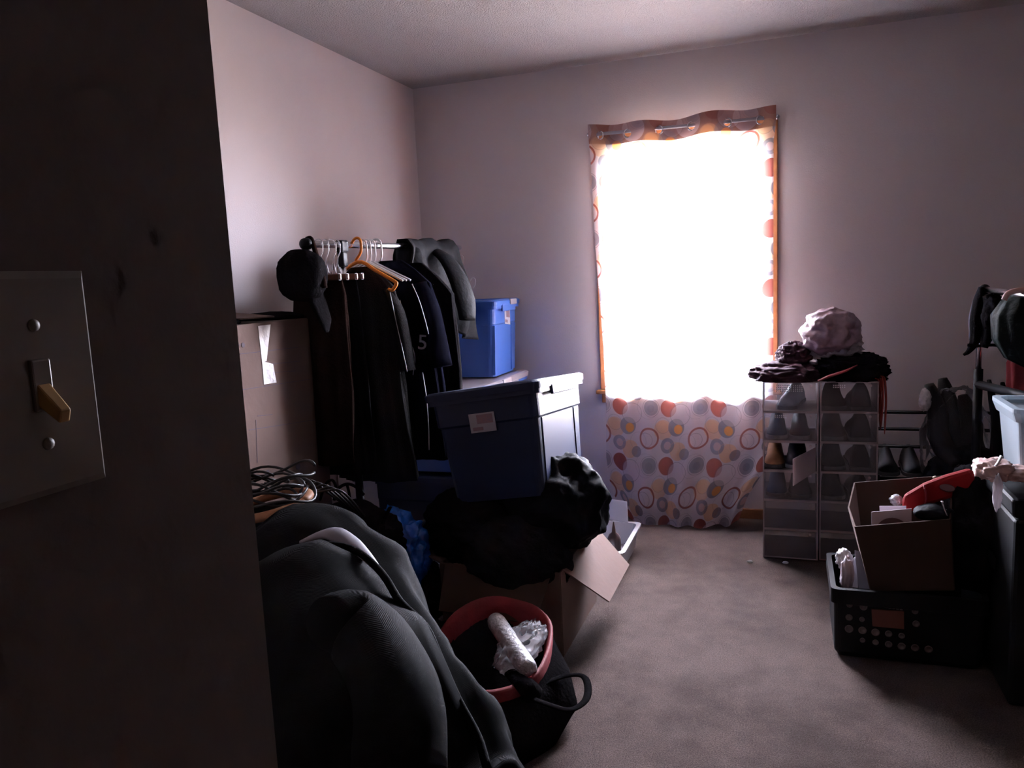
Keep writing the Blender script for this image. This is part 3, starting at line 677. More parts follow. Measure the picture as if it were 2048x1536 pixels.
# ------------------------------------------------------------------ white bin on the floor
wbn = thing('white_bin', 'shallow white plastic bin on the carpet behind the open carton', 'bin', (-.80, 3.5, 0), rot=None)
m = MB(); m.rings([[Vector((p.x-.80, p.y+3.46, p.z)) for p in rrect(a, b2, z)] for a, b2, z in ((.10, .20, .002), (.115, .215, .11), (.128, .228, .11), (.128, .228, .118), (.108, .208, .118), (.095, .195, .012))])
m.ts('tub', M_bin2, wbn)
MB().slab([(-.94, 3.70, .13), (-.735, 3.66, .12), (-.75, 3.72, .21), (-.95, 3.76, .215)], .008).ts('lid', M_bin2, wbn, bevel=.002)
bt = MB(); c = (-.755, 3.42, .02)
bt.lathe(c, [(.028, 0), (.032, .01), (.032, .10), (.022, .12), (.010, .13), (.008, .15), (.003, .18)], 16)
tag(bt.ts('squeeze_bottle', M_brown, smooth=True), 'dark brown bottle with a pointed nozzle standing in the white bin', 'bottle')

# ------------------------------------------------------------------ blue bag, dark tote bag, cables, basket
soft('plastic_bag', 'crumpled bright blue plastic bag left of the open carton', 'bag', M_bluebag, (-1.41, 2.50, .33), (.14, .12, .15), 31, .55, 2.2, n=5)
soft('clothes_heap', 'heap of dark clothes under the blue bag and the rack', 'clothes', M_blackc, (-1.50, 2.75, .08), (.20, .34, .20), 32, .4, 2.0, n=5, floor=0.0)
MB2 = MB().tube([at(*p, Y=2.25) for p in ((780, 1015), (768, 1040), (755, 1080), (745, 1120))], .013, 8, .4)
tag(MB2.ts('bag_strap', M_blackc, smooth=True), 'black webbing strap crossing in front of the blue bag', 'strap')
tb = thing('tote_bag', 'black cloth bag with upright loop handles under the garment rack', 'bag', (-1.42, 2.2, .3))
crumple((-1.44, 2.25, .455), (.20, .17, .13), 33, .3, 1.6, n=5).ts('body', M_blackc, tb, smooth=True)
MB().tube([at(*p, Y=2.25) for p in ((668, 1000), (676, 978), (694, 968), (712, 974), (728, 990))], .0055, 8).ts('handle', M_blackc, tb, smooth=True)
MB().tube([at(*p, Y=2.2) for p in ((640, 1000), (650, 970), (664, 960), (672, 975), (672, 1000))], .005, 8).ts('handle', M_blackc, tb, smooth=True)
MB().tube([at(*p, Y=2.24) for p in ((694, 969), (698, 985), (700, 1000))], .005, 8).ts('handle', M_blackc, tb, smooth=True)
tag(crumple((-1.44, 2.25, .20), (.21, .20, .24), 34, .3, 1.5, n=4, floor=0.0, sq=.8).ts('clothes_heap', M_blackc, smooth=True), 'dark clothes heap on the carpet beneath the black cloth bag', 'clothes')
# pale thing under the rack
pc = MB().bb(-2.015, -1.93, 3.12, 3.50, 0, .62)
tag(pc.ts('foam_board', M_white, bevel=.004), 'pale board leaning on the left wall behind the garment rack post', 'board')
# dark bin + basket with cables
db = tote('storage_tote', 'black storage tote beside the near wall edge, below the cable basket', (-1.45, 1.86, 0), (0, 0, 0), .19, .17, .56, M_blackp, M_blackp, lid=True, taper=.02)
bk = thing('basket', 'tan-rimmed basket full of cables, between near wall and ribbed coat', 'basket', (-1.44, 1.86, .58))
m = MB(); m.lathe((-1.44, 1.86, .58), [(.075, 0), (.105, .10), (.112, .10), (.115, .0)], 24); m.ts('bowl', M_blackp, bk, smooth=True)
rr = []
for k in range(33):
    a = 2*PI*k/32; rr.append((-1.44+.112*math.cos(a), 1.86+.112*math.sin(a), .70+.018*math.sin(a+1)))
MB().tube(rr, .017, 10, .8).ts('rim', M_tan, bk, smooth=True)
cb = thing('cable_coil', 'loose coil of black cables piled on the tan-rimmed basket', 'cable', (-1.44, 1.86, .70))
for i in range(9):
    random.seed(60+i); c = Vector((-1.44+random.uniform(-.04, .04), 1.86+random.uniform(-.03, .03), .735+.006*i)); R_ = random.uniform(.085, .125); tl2 = random.uniform(-.3, .3); ph = random.uniform(0, 6)
    pts = [(c.x+R_*math.cos(ph+a), c.y+R_*.8*math.sin(ph+a), c.z+.045*math.sin(a*1.0+i)*abs(tl2)*2+.012*math.sin(3*a)) for a in [k*2*PI*.93/30 for k in range(31)]]
    MB().tube(pts, .0042, 7).ts('cable', M_cable, cb, smooth=True)
for i in range(5):
    pts = [at(600+i*8, 985, Y=2.0), at(620+i*14, 960+i*5, Y=2.02), at(655+i*12, 985+i*4, Y=2.05), at(690+i*10, 1010+i*6, Y=2.1)]
    MB().tube(pts, .004, 7).ts('cable', M_cable, cb, smooth=True)

# ------------------------------------------------------------------ foreground coat heap
def hill(x, y, cx, cyy, rx, ry, h_, pw=2.4):
    d_ = (abs((x-cx)/rx)**pw+abs((y-cyy)/ry)**pw)
    return h_*max(0, 1-d_)**(1/pw) if d_ < 1 else 0
def cat_(cx, cyy, rx, ry, h_, n=90, seed=0, pw=2.4, ang=0, z0=0, drift=.012):
    m = MB(); ca, sa = math.cos(ang), math.sin(ang)
    def fn(u, v2):
        a = 2*PI*u; r_ = math.sin(v2*PI/2)
        h0 = math.cos(v2*PI/2)
        cx_, sx2 = math.cos(a), math.sin(a)
        ex = math.copysign(abs(cx_)**(2/pw), cx_)*r_**.9*rx; ey = math.copysign(abs(sx2)**(2/pw), sx2)*r_**.9*ry
        z = h_*h0**(2/pw)
        q = Vector((ex*6+seed, ey*6, z*4))
        w_ = 1+noise.noise(q)*.06+.025*math.sin(a*9+z*5+seed)*r_+.4*drift*noise.noise(q*3)-.05*(abs(noise.noise(q*.9+Vector((5, 2, 1)))))-.02*abs(noise.noise(q*2.1))
        return (cx+(ex*ca-ey*sa)*w_, cyy+(ex*sa+ey*ca)*w_, z0+z*(1+.03*noise.noise(q*1.3)))
    return m.grid(n, 44, fn)
hc = thing('ribbed_coat', 'big dark grey ribbed coat heaped in the foreground beside the near wall', 'coat', (-1.15, 1.3, 0))
RIDGE = [Vector((-1.36, 1.60, .05)), Vector((-1.32, 1.62, .50))]+[at(px, py, Y=yy) for px, py, yy in ((572, 1032, 1.60), (600, 1008, 1.60), (650, 1022, 1.58), (700, 1060, 1.55), (760, 1122, 1.50), (830, 1215, 1.43), (880, 1290, 1.37), (930, 1380, 1.31), (985, 1500, 1.25), (1004, 1560, 1.21))]+[Vector((-.50, 1.12, .22)), Vector((-.52, 1.05, .03))]
def coatfn(u, v2):
    k = u*(len(RIDGE)-1); i = min(int(k), len(RIDGE)-2); t_ = k-i
    P_ = [RIDGE[max(0, min(len(RIDGE)-1, j))] for j in (i-1, i, i+1, i+2)]
    R_ = .5*((2*P_[1])+(P_[2]-P_[0])*t_+(2*P_[0]-5*P_[1]+4*P_[2]-P_[3])*t_*t_+(3*P_[1]-P_[0]-3*P_[2]+P_[3])*t_**3)
    if v2 < .3:
        s_ = 1-v2/.3; o_ = Vector((.13, .17, 0))*(s_**.8)*min(1, R_.z/.75)**2; z = R_.z*(1-s_**2.2)
    else:
        s_ = (v2-.3)/.7; o_ = Vector((-.13, -.50, 0))*(s_**.9); z = R_.z*(1-s_**2.0)
    q = Vector((u*9, v2*6, 2)); am = min(1, 4*s_)
    fold = (.022*math.sin(u*17+v2*7+1.5*noise.noise(q))+.03*(.4-abs(noise.noise(q*1.1)))+.012*noise.noise(q*3))*am
    d_ = Vector((-.5, -.7, .45)) if v2 >= .3 else Vector((.5, .6, .4))
    p = Vector((R_.x, R_.y, max(.004, z)))+o_+d_*fold
    p.z = max(.003, p.z); return p
MB().grid(110, 60, coatfn).ts('coat_body', M_darkgrey, hc, smooth=True)
# overlapping coat front, its lit hem running from the crest down to the right
def flapfn(u, v2):
    # u along the hem from crest to lower right, v from hem inward/down toward camera
    ed = [Vector(p) for p in HEM]
    k = u*(len(ed)-1); i = min(int(k), len(ed)-2); e = ed[i].lerp(ed[i+1], k-i)
    d_ = Vector((-.14, -.42, -.20)); b_ = e+d_*v2*(1.5-.4*u)+Vector((0, 0, .10*math.sin(PI*min(1, v2*1.4))*(1-.3*u)))
    b_ += Vector((0, -.02, .012))*noise.noise(Vector((u*5, v2*5, 9)))*2+Vector((0, 0, .016*math.sin(u*11+v2*6)))
    b_.z -= .20*v2*v2
    return b_
HEM = [at(*p, Y=y_) for p, y_ in (((548, 1150), 1.30), ((575, 1120), 1.36), ((610, 1102), 1.40), ((660, 1092), 1.40), ((715, 1105), 1.38), ((765, 1150), 1.34), ((800, 1205), 1.30), ((850, 1255), 1.26), ((880, 1320), 1.23), ((915, 1400), 1.20), ((955, 1475), 1.17), ((975, 1540), 1.13))]
MB().grid(60, 24, flapfn).ts('front_panel', M_darkgrey, hc, smooth=True, solid=.012)
m = MB().tube([p+Vector((0, 0, .002)) for p in HEM], .008, 8); m.ts('hem', M_darkgrey, hc, smooth=True)
m = MB().tube([at(*p, Y=y_) for p, y_ in (((600, 1085), 1.45), ((640, 1070), 1.47), ((670, 1068), 1.47), ((705, 1090), 1.46), ((745, 1130), 1.42), ((780, 1180), 1.36))], [.008, .018, .026, .024, .014, .006], 14, .45)
o = m.ts('lining', mat('satin_lining', (.20, .19, .22), .45), hc, smooth=True); tag(o, 'pale satin lining showing at the fold')
m = MB().tube([at(*p, Y=y_) for p, y_ in (((650, 1245), 1.02), ((700, 1250), 1.06), ((745, 1290), 1.05), ((780, 1350), 1.0), ((800, 1420), .95), ((800, 1540), .9))], [.05, .075, .08, .08, .08, .08], 20, .8)
m.ts('sleeve', M_darkgrey, hc, smooth=True)
soft('dark_cloth', 'dark blue cloth squeezed between near wall edge and ribbed coat', 'cloth', mat('dark_navy_cloth', (.010, .012, .028), .7, var=.3), (-1.40, 1.42, .33), (.17, .17, .36), 41, .3, 1.5, n=5, floor=0)

# ------------------------------------------------------------------ duffel bag
df = thing('duffel_bag', 'black duffel bag with a red lined mouth lying open on the carpet', 'bag', (-.88, 2.12, 0))
def ell(cx, cyy, rx, ry, z, ang, n=48, wob=.0, seed=0, tilt=(0, 0)):
    ca, sa = math.cos(ang), math.sin(ang); out_ = []
    for k in range(n):
        a = 2*PI*k/n; w_ = 1+wob*noise.noise(Vector((math.cos(a)*1.5+seed, math.sin(a)*1.5, z*6)))
        x, y = rx*math.cos(a)*w_, ry*math.sin(a)*w_; X_, Y_ = x*ca-y*sa, x*sa+y*ca
        out_.append(Vector((cx+X_, cyy+Y_, z+tilt[0]*X_+tilt[1]*Y_)))
    return out_
an = math.radians(60)
def rim(z, s_, dz=0): return ell(-.865, 2.135, .245*s_, .165*s_, z+dz, math.radians(105), wob=.12, seed=2, tilt=(-.02, .10))
m = MB(); m.rings([ell(-.84, 2.06, .27, .20, .0, math.radians(100), wob=.2), ell(-.84, 2.06, .30, .23, .05, math.radians(100), wob=.2, seed=1), ell(-.85, 2.09, .29, .22, .13, math.radians(103), wob=.25, seed=1), rim(.185, 1.08), rim(.19, 1.0), rim(.10, .85), rim(.04, .7)])
m.ts('body', M_blackc, df, smooth=True)
m = MB(); m.rings([rim(.165, 1.11), rim(.215, 1.10), rim(.222, 1.05), rim(.20, .99), rim(.13, .92)], cap=False)
m.ts('red_lining', M_red, df, smooth=True)
m = MB().tube([at(*p, Z=.15) for p in ((1045, 1385), (1085, 1368), (1130, 1352), (1165, 1352), (1176, 1374), (1170, 1402), (1140, 1420), (1105, 1412), (1060, 1396))], .011, 8, .35)
m.ts('strap', M_blackc, df, smooth=True)
m = MB().tube([at(*p, Z=z) for p, z in (((1020, 1345), .2), ((1050, 1372), .19), ((1075, 1400), .12), ((1085, 1440), .04))], [.02, .03, .035, .03], 10, .5); m.ts('end_panel', M_blackc, df, smooth=True)
wt = thing('wrapped_tube', 'clear-wrapped white tube poking out of the red duffel mouth', 'tube', (-.8, 2.12, .15))
A1, B1 = at(990, 1240, Z=.24), at(1058, 1342, Z=.21)
d_ = (B1-A1).normalized()
MB().lathe(A1, [(.012, -.005), (.026, 0), (.030, .02), (.030, (B1-A1).length-.02), (.026, (B1-A1).length), (.008, (B1-A1).length+.006)], 20, axis=d_).ts('roll', M_wrap, wt, smooth=True)
crumple((A1+B1)/2+Vector((.025, .02, -.01)), (.06, .155, .03), 51, .5, 2.6, n=4).ts('wrapper', M_film, wt, smooth=True)
tag(crumple((-.865, 2.135, .07), (.13, .19, .07), 52, .3, 2, n=4).ts('dark_contents', M_blackc, smooth=True), 'dark clothes packed inside the open duffel bag', 'clothes')
# clutter behind the coat
soft('plum_cloth', 'crumpled plum and red patterned cloth left of the open carton', 'cloth', mat('plum_red_print', (.10, .012, .022), .7, c2=(.02, .012, .03), scale=22, bump=.5), at(850, 1165, Z=.14), (.09, .10, .09), 53, .5, 2.2, n=4)
tag(MB().slab([at(790, 1140, Z=.30), at(835, 1130, Z=.30), at(838, 1140, Z=.27), at(792, 1152, Z=.27)], .006).ts('card_strip', M_tan), 'thin orange-brown card edge above the plum cloth', 'cardboard')
soft('clothes_heap', 'black clothes heap between duffel bag and open carton', 'clothes', M_blackc, (-1.12, 2.22, .06), (.22, .20, .12), 54, .4, 2, n=4, floor=0)

# ------------------------------------------------------------------ clear shoe boxes
def shoe(m_up, m_sole, loc, yaw, L=.27, label='', group=None, s_=1.0, cat='shoe', toe_up=0):
    t_ = thing('shoe', label, cat, loc, group, (toe_up, 0, yaw))
    up_, so = MB(), MB(); rr = []; rs = []
    prof = [(-.5, .030, .055), (-.46, .036, .085), (-.30, .038, .095), (-.12, .037, .088), (.05, .040, .066), (.22, .046, .052), (.38, .044, .042), (.47, .032, .030), (.50, .012, .018)]
    for (t2, w_, h2) in prof:
        y = t2*L; ring = []; r2 = []
        for k in range(14):
            a = PI*k/13; ring.append((w_*s_*math.cos(a)*(1-.25*math.sin(a)), y, .014+h2*s_*max(0, math.sin(a))**.75))
        rr.append(ring+[(-w_*.5*s_, y, .013), (w_*.5*s_, y, .013)])
        e = 1.08; r2 = [(w_*e*s_, y*1.02, 0), (w_*e*s_, y*1.02, .018), (-w_*e*s_, y*1.02, .018), (-w_*e*s_, y*1.02, 0)]
        rs.append(r2)
    up_.rings(rr).ts('upper', m_up, t_, smooth=True, local=True); so.rings(rs).ts('sole', m_sole, t_, local=True, bevel=.003)
    return t_
BW, BH, BY0, BY1 = .235, .1358, 3.63, 3.95
rows = ['top', 'second', 'third', 'fourth', 'fifth', 'bottom']
for c_ in range(2):
    for r_ in range(6):
        x0 = -.104+c_*(BW+.006); z0 = .82-(r_+1)*BH+.003
        side = ('left', 'right')[c_]
        extra = {(0, 0): ', pale grey shoe inside', (0, 1): ', blue-grey shoe inside', (0, 2): ', its clear door hanging open', (0, 4): ', empty and cloudy', (0, 5): ', empty'}.get((c_, r_), '')
        tb_ = thing('shoe_box', 'clear plastic shoe box, %s of the %s stack%s' % (rows[r_], side, extra), 'shoe box', (x0+BW/2, BY0, z0), 'clear drop-front shoe boxes')
        y0 = BY0+c_*.008; y1 = BY1; th = .0022; z1 = z0+BH-.001
        m = MB().bb(x0, x0+th, y0, y1, z0, z1).bb(x0+BW-th, x0+BW, y0, y1, z0, z1).bb(x0, x0+BW, y1-th, y1, z0, z1).bb(x0, x0+BW, y0, y1, z1-th, z1)
        m.ts('shell', M_box, tb_)
        MB().bb(x0, x0+BW, y0, y1, z0, z0+th).ts('base_panel', M_box, tb_)
        e = .0055; m = MB().bb(x0, x0+BW, y0-.003, y0+e, z0, z0+e*.8).bb(x0, x0+BW, y0-.003, y0+e, z1-e*.8, z1).bb(x0, x0+e, y0-.003, y0+e, z0, z1).bb(x0+BW-e, x0+BW, y0-.003, y0+e, z0, z1)
        m.ts('front_frame', M_edge, tb_)
        if (c_, r_) == (0, 2):
            hx = x0+BW-.012
            q_ = [Vector((hx, y0-.004, z0+.004)), at(1586, 972, Y=3.44), at(1586, 918, Y=3.44), Vector((hx, y0-.004, z1-.02))]
            MB().slab(q_, .002).ts('door', M_edge, tb_)
        else:
            MB().bb(x0+e, x0+BW-e, y0-.001, y0+.001, z0+e, z1-e).ts('door', M_box, tb_)
        MB().lathe((x0+BW*.86, y0-.002, z1-.017), [(.006, 0), (.006, .003), (.003, .004)], 10, axis=(0, -1, 0)).ts('catch', M_edge, tb_)
        if c_ == 0 and r_ < 2 or (c_ == 1 and r_ == 0):
            m = MB(); nr = 4 if (c_, r_) == (0, 0) else 2; nc = 13 if (c_, r_) == (0, 0) else 6
            xs = x0+.06 if c_ == 0 and r_ == 0 else x0+.055
            for a in range(nr):
                for b2 in range(nc): m.box((xs+b2*.0088, y0-.0025, z1-.016-a*.0085), (.0042, .002, .0048))
            o = m.ts('vent_light_dot', M_white, tb_); o['kind'] = 'stuff'  # raised white dots painted as light coming through the vent holes
def sb(x, y, z, ya, mu, ms, lab, s_=1): shoe(mu, ms, (x, y, z), ya, .27, lab, 'shoes in the clear boxes', s_)
zr_ = lambda r_: .82-(r_+1)*BH+.0055
sb(.02, 3.80, zr_(0), PI*.93, mat('pale_grey_shoe', (.22, .22, .26), .6), M_sole, 'pale grey shoe in the top left clear box')
sb(-.045, 3.80, zr_(1), PI, M_shoeblue, M_solew, 'blue shoe at the left of the second-row left box')
sb(.055, 3.80, zr_(1), PI, M_shoeblack, M_solew, 'dark shoe at the right of the second-row left box')
sb(-.055, 3.80, zr_(2), PI, M_tan, M_sole, 'tan shoe at the left of the box with the open door')
sb(.045, 3.80, zr_(2), PI, M_shoeblack, M_sole, 'black shoe in the box with the open door', 1.15)
sb(-.045, 3.80, zr_(3), PI, M_shoeblue, M_sole, 'blue-grey shoe at the left of the fourth-row left box')
sb(.055, 3.80, zr_(3), PI, M_shoeblack, M_sole, 'black shoe at the right of the fourth-row left box', 1.1)
for r_, (n1_, s_) in enumerate((('top', 1.15), ('second-row', 1.2), ('third-row', 1.15), ('fourth-row', 1.1))):
    sb(.195, 3.80, zr_(r_), PI, M_shoeblack if r_ % 2 else M_blackc, M_sole, 'black shoe at the left of the %s right clear box' % n1_, s_)
    sb(.305, 3.80, zr_(r_), 0, M_shoeblack, M_sole, 'black shoe at the right of the %s right clear box' % n1_, s_)

# ------------------------------------------------------------------ heap on the shoe boxes
zt = .822
soft('plum_cloth', 'plum cloth spread over the left end of the clear shoe boxes', 'cloth', M_purple, (-.005, 3.76, zt+.02), (.145, .15, .055), 61, .45, 2.2, n=5, floor=zt, sq=.8)
soft('plum_cloth', 'plum cloth bunched up left of the mauve bag', 'cloth', M_purple, (.03, 3.78, zt+.10), (.075, .08, .062), 62, .45, 2.0, n=5, floor=zt+.03)
soft('black_cloth', 'black clothes under the mauve bag, at the right of the shoe box top', 'cloth', M_blackc, (.27, 3.77, zt+.035), (.145, .15, .075), 63, .4, 2.2, n=5, floor=zt, sq=.8)
soft('plastic_bag', 'pale see-through bag bulging around the lower side of the mauve bag', 'bag', M_palebag, (.20, 3.80, zt+.14), (.115, .10, .075), 65, .4, 2.4, n=5, floor=zt+.06)
soft('plastic_bag', 'round mauve plastic bag on top of the heap over the shoe boxes', 'bag', M_pinkbag, (.183, 3.76, zt+.205), (.125, .11, .105), 64, .26, 1.5, n=5)
MB3 = MB().tube([at(*p, Y=3.60) for p in ((1636, 762), (1660, 752), (1690, 742), (1715, 730))], [.012, .016, .014, .006], 8, .4)
tag(MB3.ts('red_strip', M_red, smooth=True), 'dark red cloth strip across the front of the black clothes', 'cloth')
rb_ = thing('ribbon_bundle', 'rust red ribbons hanging down the right side of the shoe boxes', 'ribbon', (.40, 3.68, .6))
for i, (a, b2, lo_) in enumerate(((1758, 752, 840), (1762, 750, 860), (1767, 752, 868), (1755, 756, 858))):
    pts = [at(a-6, b2, Y=3.66), at(a+2, b2+6, Y=3.665), at(a+3+i, (b2+lo_)/2-10, Y=3.67), at(a+i*2-1, lo_-20, Y=3.67), at(a+i*3-4, lo_, Y=3.67)]
    MB().tube(pts, [.008, .010, .009, .008, .003], 8, .35).ts('ribbon', M_sheer, rb_, smooth=True)

# ------------------------------------------------------------------ shoe rack behind
sr = thing('shoe_rack', 'black metal tube shoe rack against the back wall right of the boxes', 'shoe rack', (.75, 4.05, 0))
for zz, yy in ((.606, 4.12), (.527, 4.10), (.446, 4.08), (.33, 4.10), (.31, 3.98)):
    MB().tube([(.40, yy, zz), (1.25, yy, zz)], .0085, 10).ts('rail', M_blackp, sr, smooth=True)
for x in (.40, 1.25):
    for yy in (4.14, 3.92): MB().tube([(x, yy, 0), (x, yy, .66 if yy > 4 else .34)], .010, 10).ts('upright', M_blackp, sr, smooth=True)
    MB().tube([(x, 3.92, .33), (x, 4.14, .33)], .009, 8).ts('side_bar', M_blackp, sr, smooth=True)
for i, (x, mu, lab) in enumerate(((.45, M_shoeblack, 'black shoe on the shoe rack nearest the clear boxes'), (.555, M_shoeblack, 'black shoe on the shoe rack, second from the clear boxes'))):
    shoe(mu, M_sole, (x, 4.03, .342), PI, .27, lab, 'shoes on the rack', 1.0)
shoe(M_redp, M_sole, (.545, 3.93, .21), PI*.9, .26, 'red shoe below the rack shelf, behind the filled carton', 'shoes on the rack', .95)
MB().bb(.42, .70, 3.82, 4.10, 0, .205).ts('dark_box', M_blackp, bevel=.004); bpy.data.objects['dark_box']
tag(bpy.data.objects['dark_box'], 'plain black box on the carpet under the red shoe', 'box')
# clear bag of black boots
bb_ = thing('clear_bag', 'big clear plastic bag holding black boots in front of the shoe rack', 'bag', (.68, 3.78, .2))
crumple((.685, 3.74, .53), (.135, .13, .25), 71, .25, 1.6, n=5).ts('film', M_film, bb_, smooth=True)
for i, (px, py, py2, yy) in enumerate(((1858, 768, 830, 3.72), (1885, 757, 830, 3.78), (1925, 790, 850, 3.74))):
    a, b2 = at(px, py, Y=yy), at(px+18, py2, Y=yy)
    t_ = thing('boot', ['black boot with its heel up at the left of the clear bag', 'tallest black boot standing in the clear bag', 'black boot leaning at the right of the clear bag'][i], 'boot', b2, 'black boots in the clear bag')
    MB().tube([a, a.lerp(b2, .3), b2, b2+Vector((0, -.02, -.08)), b2+Vector((.03, -.09, -.16)), b2+Vector((.05, -.16, -.18))], [.018, .030, .042, .045, .042, .022], 16).ts('upper', M_shoeblack, t_, smooth=True)
    MB().tube([b2+Vector((0, .01, -.13)), b2+Vector((.03, -.08, -.20)), b2+Vector((.055, -.165, -.215))], [.03, .036, .024], 12, .3).ts('sole', M_sole, t_, smooth=True)
soft('black_bag', 'lumpy black bag below the boots behind the filled carton', 'bag', M_leather, (.72, 3.66, .30), (.17, .16, .24), 72, .3, 1.7, n=5, floor=0)
p = at(1850, 800, Y=3.60); soft('clear_wrap', 'scrunched clear wrap catching light at the left of the boots', 'plastic wrap', M_wrap, p, (.022, .02, .045), 73, .5, 2.5, n=4)

# ------------------------------------------------------------------ right rack
rr_ = thing('garment_rack', 'second garment rack with chrome rail at the right edge of the room', 'garment rack', (.80, 3.4, 0))
RXp, RYp = .716, 3.50
E0, E1 = at(1969, 579, Y=3.50), at(2022, 593, Y=3.32)
dr_ = (E1-E0); dr_.z = -.01; E2 = E0+dr_*3
TZ_ = .635
MB().tube([E0, E2], .0125, 12).ts('rail', M_chrome, rr_, smooth=True)
MB().lathe(E0, [(.008, -.018), (.019, -.010), (.021, 0), (.016, .014)], 14, axis=-dr_.normalized()).ts('end_cap', M_blackp, rr_, smooth=True)
MB().tube([at(1957, 742, Y=RYp)-Vector((0, 0, .02)), at(1960, 600, Y=RYp)], .011, 12).ts('upper_post', M_chrome, rr_, smooth=True)
pb_ = at(1957, 738, Y=RYp); MB().tube([(pb_.x, RYp, .05), pb_], .017, 12).ts('lower_post', M_blackp, rr_, smooth=True)
MB().tube([(pb_.x, RYp, .83), (E2.x, E2.y, .83)], .017, 10).ts('crossbar', M_blackp, rr_, smooth=True)
MB().tube([(E2.x, E2.y, TZ_+.005), (E2.x, E2.y, E2.z-.01)], .017, 10).ts('lower_post', M_blackp, rr_, smooth=True)
MB().tube([(pb_.x-.02, RYp+.2, .06), (pb_.x+.02, RYp-.2, .06)], .015, 10).ts('foot', M_blackp, rr_, smooth=True)
for i, lst in enumerate((((1978, 760), (1985, 800), (1995, 850)), ((2005, 765), (2010, 800), (2020, 860)))):
    c = [at(*p, Y=3.44) for p in lst]
    MB().tube(c, [.02, .035, .045], 12, .6)
    t_ = MB().tube(c+[c[-1]+Vector((0, 0, -.12))], [.012, .025, .035, .04], 12, .6).ts('hanging_strap_bag', M_blackc, smooth=True); tag(t_, ['black pouch hanging from the crossbar nearest the rack post', 'black pouch hanging from the crossbar further from the rack post'][i], 'pouch')
# clothes on it
g = thing('hanging_scarf', 'black and grey scarf draped over the end of the right rack rail', 'scarf', (.70, 3.5, .9))
pts = [at(*p, Y=3.47) for p in ((1963, 574), (1958, 600), (1952, 640), (1950, 680), (1938, 702), (1927, 710))]
MB().tube(pts, [.016, .032, .036, .030, .016, .008], 14, .6).ts('front_fall', M_blackc, g, smooth=True)
pts = [at(*p, Y=3.44) for p in ((1975, 590), (1982, 620), (1978, 660), (1968, 695))]
MB().tube(pts, [.03, .045, .04, .022], 14, .6).ts('back_fall', M_blackc, g, smooth=True)
pts = [at(*p, Y=3.52) for p in ((1948, 600), (1942, 635), (1942, 660), (1940, 680))]
MB().tube(pts, [.008, .016, .017, .008], 12, .5).ts('grey_fringe', mat('slate_cloth', (.10, .09, .13), .8), g, smooth=True)
MB().tube([at(*p, Y=3.44) for p in ((1935, 690), (1955, 692), (1985, 690), (2005, 693))], .006, 8).ts('cord', M_blackc, g, smooth=True)
soft('hanging_hood', 'black hood hanging between the scarf and the green-black coat', 'clothing', M_blackc, at(1990, 630, Y=3.42), (.045, .05, .075), 81, .25, 1.6, n=4)
g = MB(); c0 = at(2052, 585, Y=3.30)
garment(g, c0.x+.02, 3.30, [(c0.z+.01, .045, .03, 0), (c0.z-.03, .085, .05, -.01), (c0.z-.08, .115, .06, -.01), (c0.z-.17, .12, .065, 0), (c0.z-.24, .10, .06, .02), (c0.z-.28, .05, .04, .05)], yaw=-.2, fold=.008, nf=6, seed=9)
tag(g.ts('hanging_coat', mat('green_black_nylon', (.006, .009, .008), .6, var=.2, bump=.3, spec=.08), smooth=True), 'green-black padded coat on the right rack at the picture edge', 'coat')
m = MB().tube([at(*p, Y=3.24) for p in ((2008, 600), (2015, 588), (2030, 582), (2050, 580))], .010, 8); tag(m.ts('clothes_hanger', M_shadepink, smooth=True), 'pale wooden hanger inside the green-black coat collar', 'hanger')
g = MB(); c0 = at(2050, 700, Y=3.38); garment(g, c0.x+.03, 3.40, [(c0.z+.02, .06, .03, 0), (c0.z-.05, .085, .05, 0), (c0.z-.30, .08, .05, .01), (c0.z-.45, .07, .05, .02)], fold=.01, nf=5, seed=4)
tag(g.ts('hanging_shirt', M_red, smooth=True), 'dark red shirt hanging behind the green-black coat', 'shirt')

# ------------------------------------------------------------------ file crate, filled carton
cr_ = thing('plastic_crate', 'black plastic crate with round holes and a brown label panel', 'crate', (.42, 2.88, 0))
cx0, cx1, cy0, cy1, ch = .150, .60, 2.72, 3.06, .245
m = MB()
o_ = [[Vector((p.x+(cx0+cx1)/2, p.y+(cy0+cy1)/2, p.z)) for p in rrect(a, b2, z, .02)] for a, b2, z in ((.212, .158, .002), (.222, .168, .02), (.225, .17, .19), (.235, .18, .195), (.235, .18, ch), (.218, .163, ch), (.212, .158, .012))]
m.rings(o_); m.ts('body', M_blackp, cr_)
def cf(px, py): return at(px, py, Y=cy0-.002)
for px, py, sz in ((1699, 1209, .8), (1727, 1213, 1), (1698, 1234, .9), (1724, 1238, .7), (1698, 1257, 1.1), (1725, 1260, 1.05), (1751, 1264, 1.05), (1777, 1267, .9), (1803, 1271, .8), (1830, 1222, .8), (1832, 1247, .9), (1725, 1280, .7), (1751, 1284, .8), (1777, 1288, .9), (1803, 1292, 1), (1830, 1295, 1), (1857, 1298, 1)):
    MB().lathe(cf(px, py), [(.0115*sz, 0), (.0125*sz, .003), (.009*sz, .004), (.009*sz, .001)], 16, axis=(0, -1, 0)).ts('hole_ring', M_holes, cr_, smooth=True)
MB().slab([cf(1745, 1252), cf(1808, 1258), cf(1808, 1222), cf(1743, 1218)], .006).ts('label_panel', M_boxwin, cr_, bevel=.001)
m = MB()
for k in range(8): m.box(cf(1750+k*7.5, 1210+k*1.1), (.008, .003, .008))
m.ts('embossed_strip', M_holes, cr_)
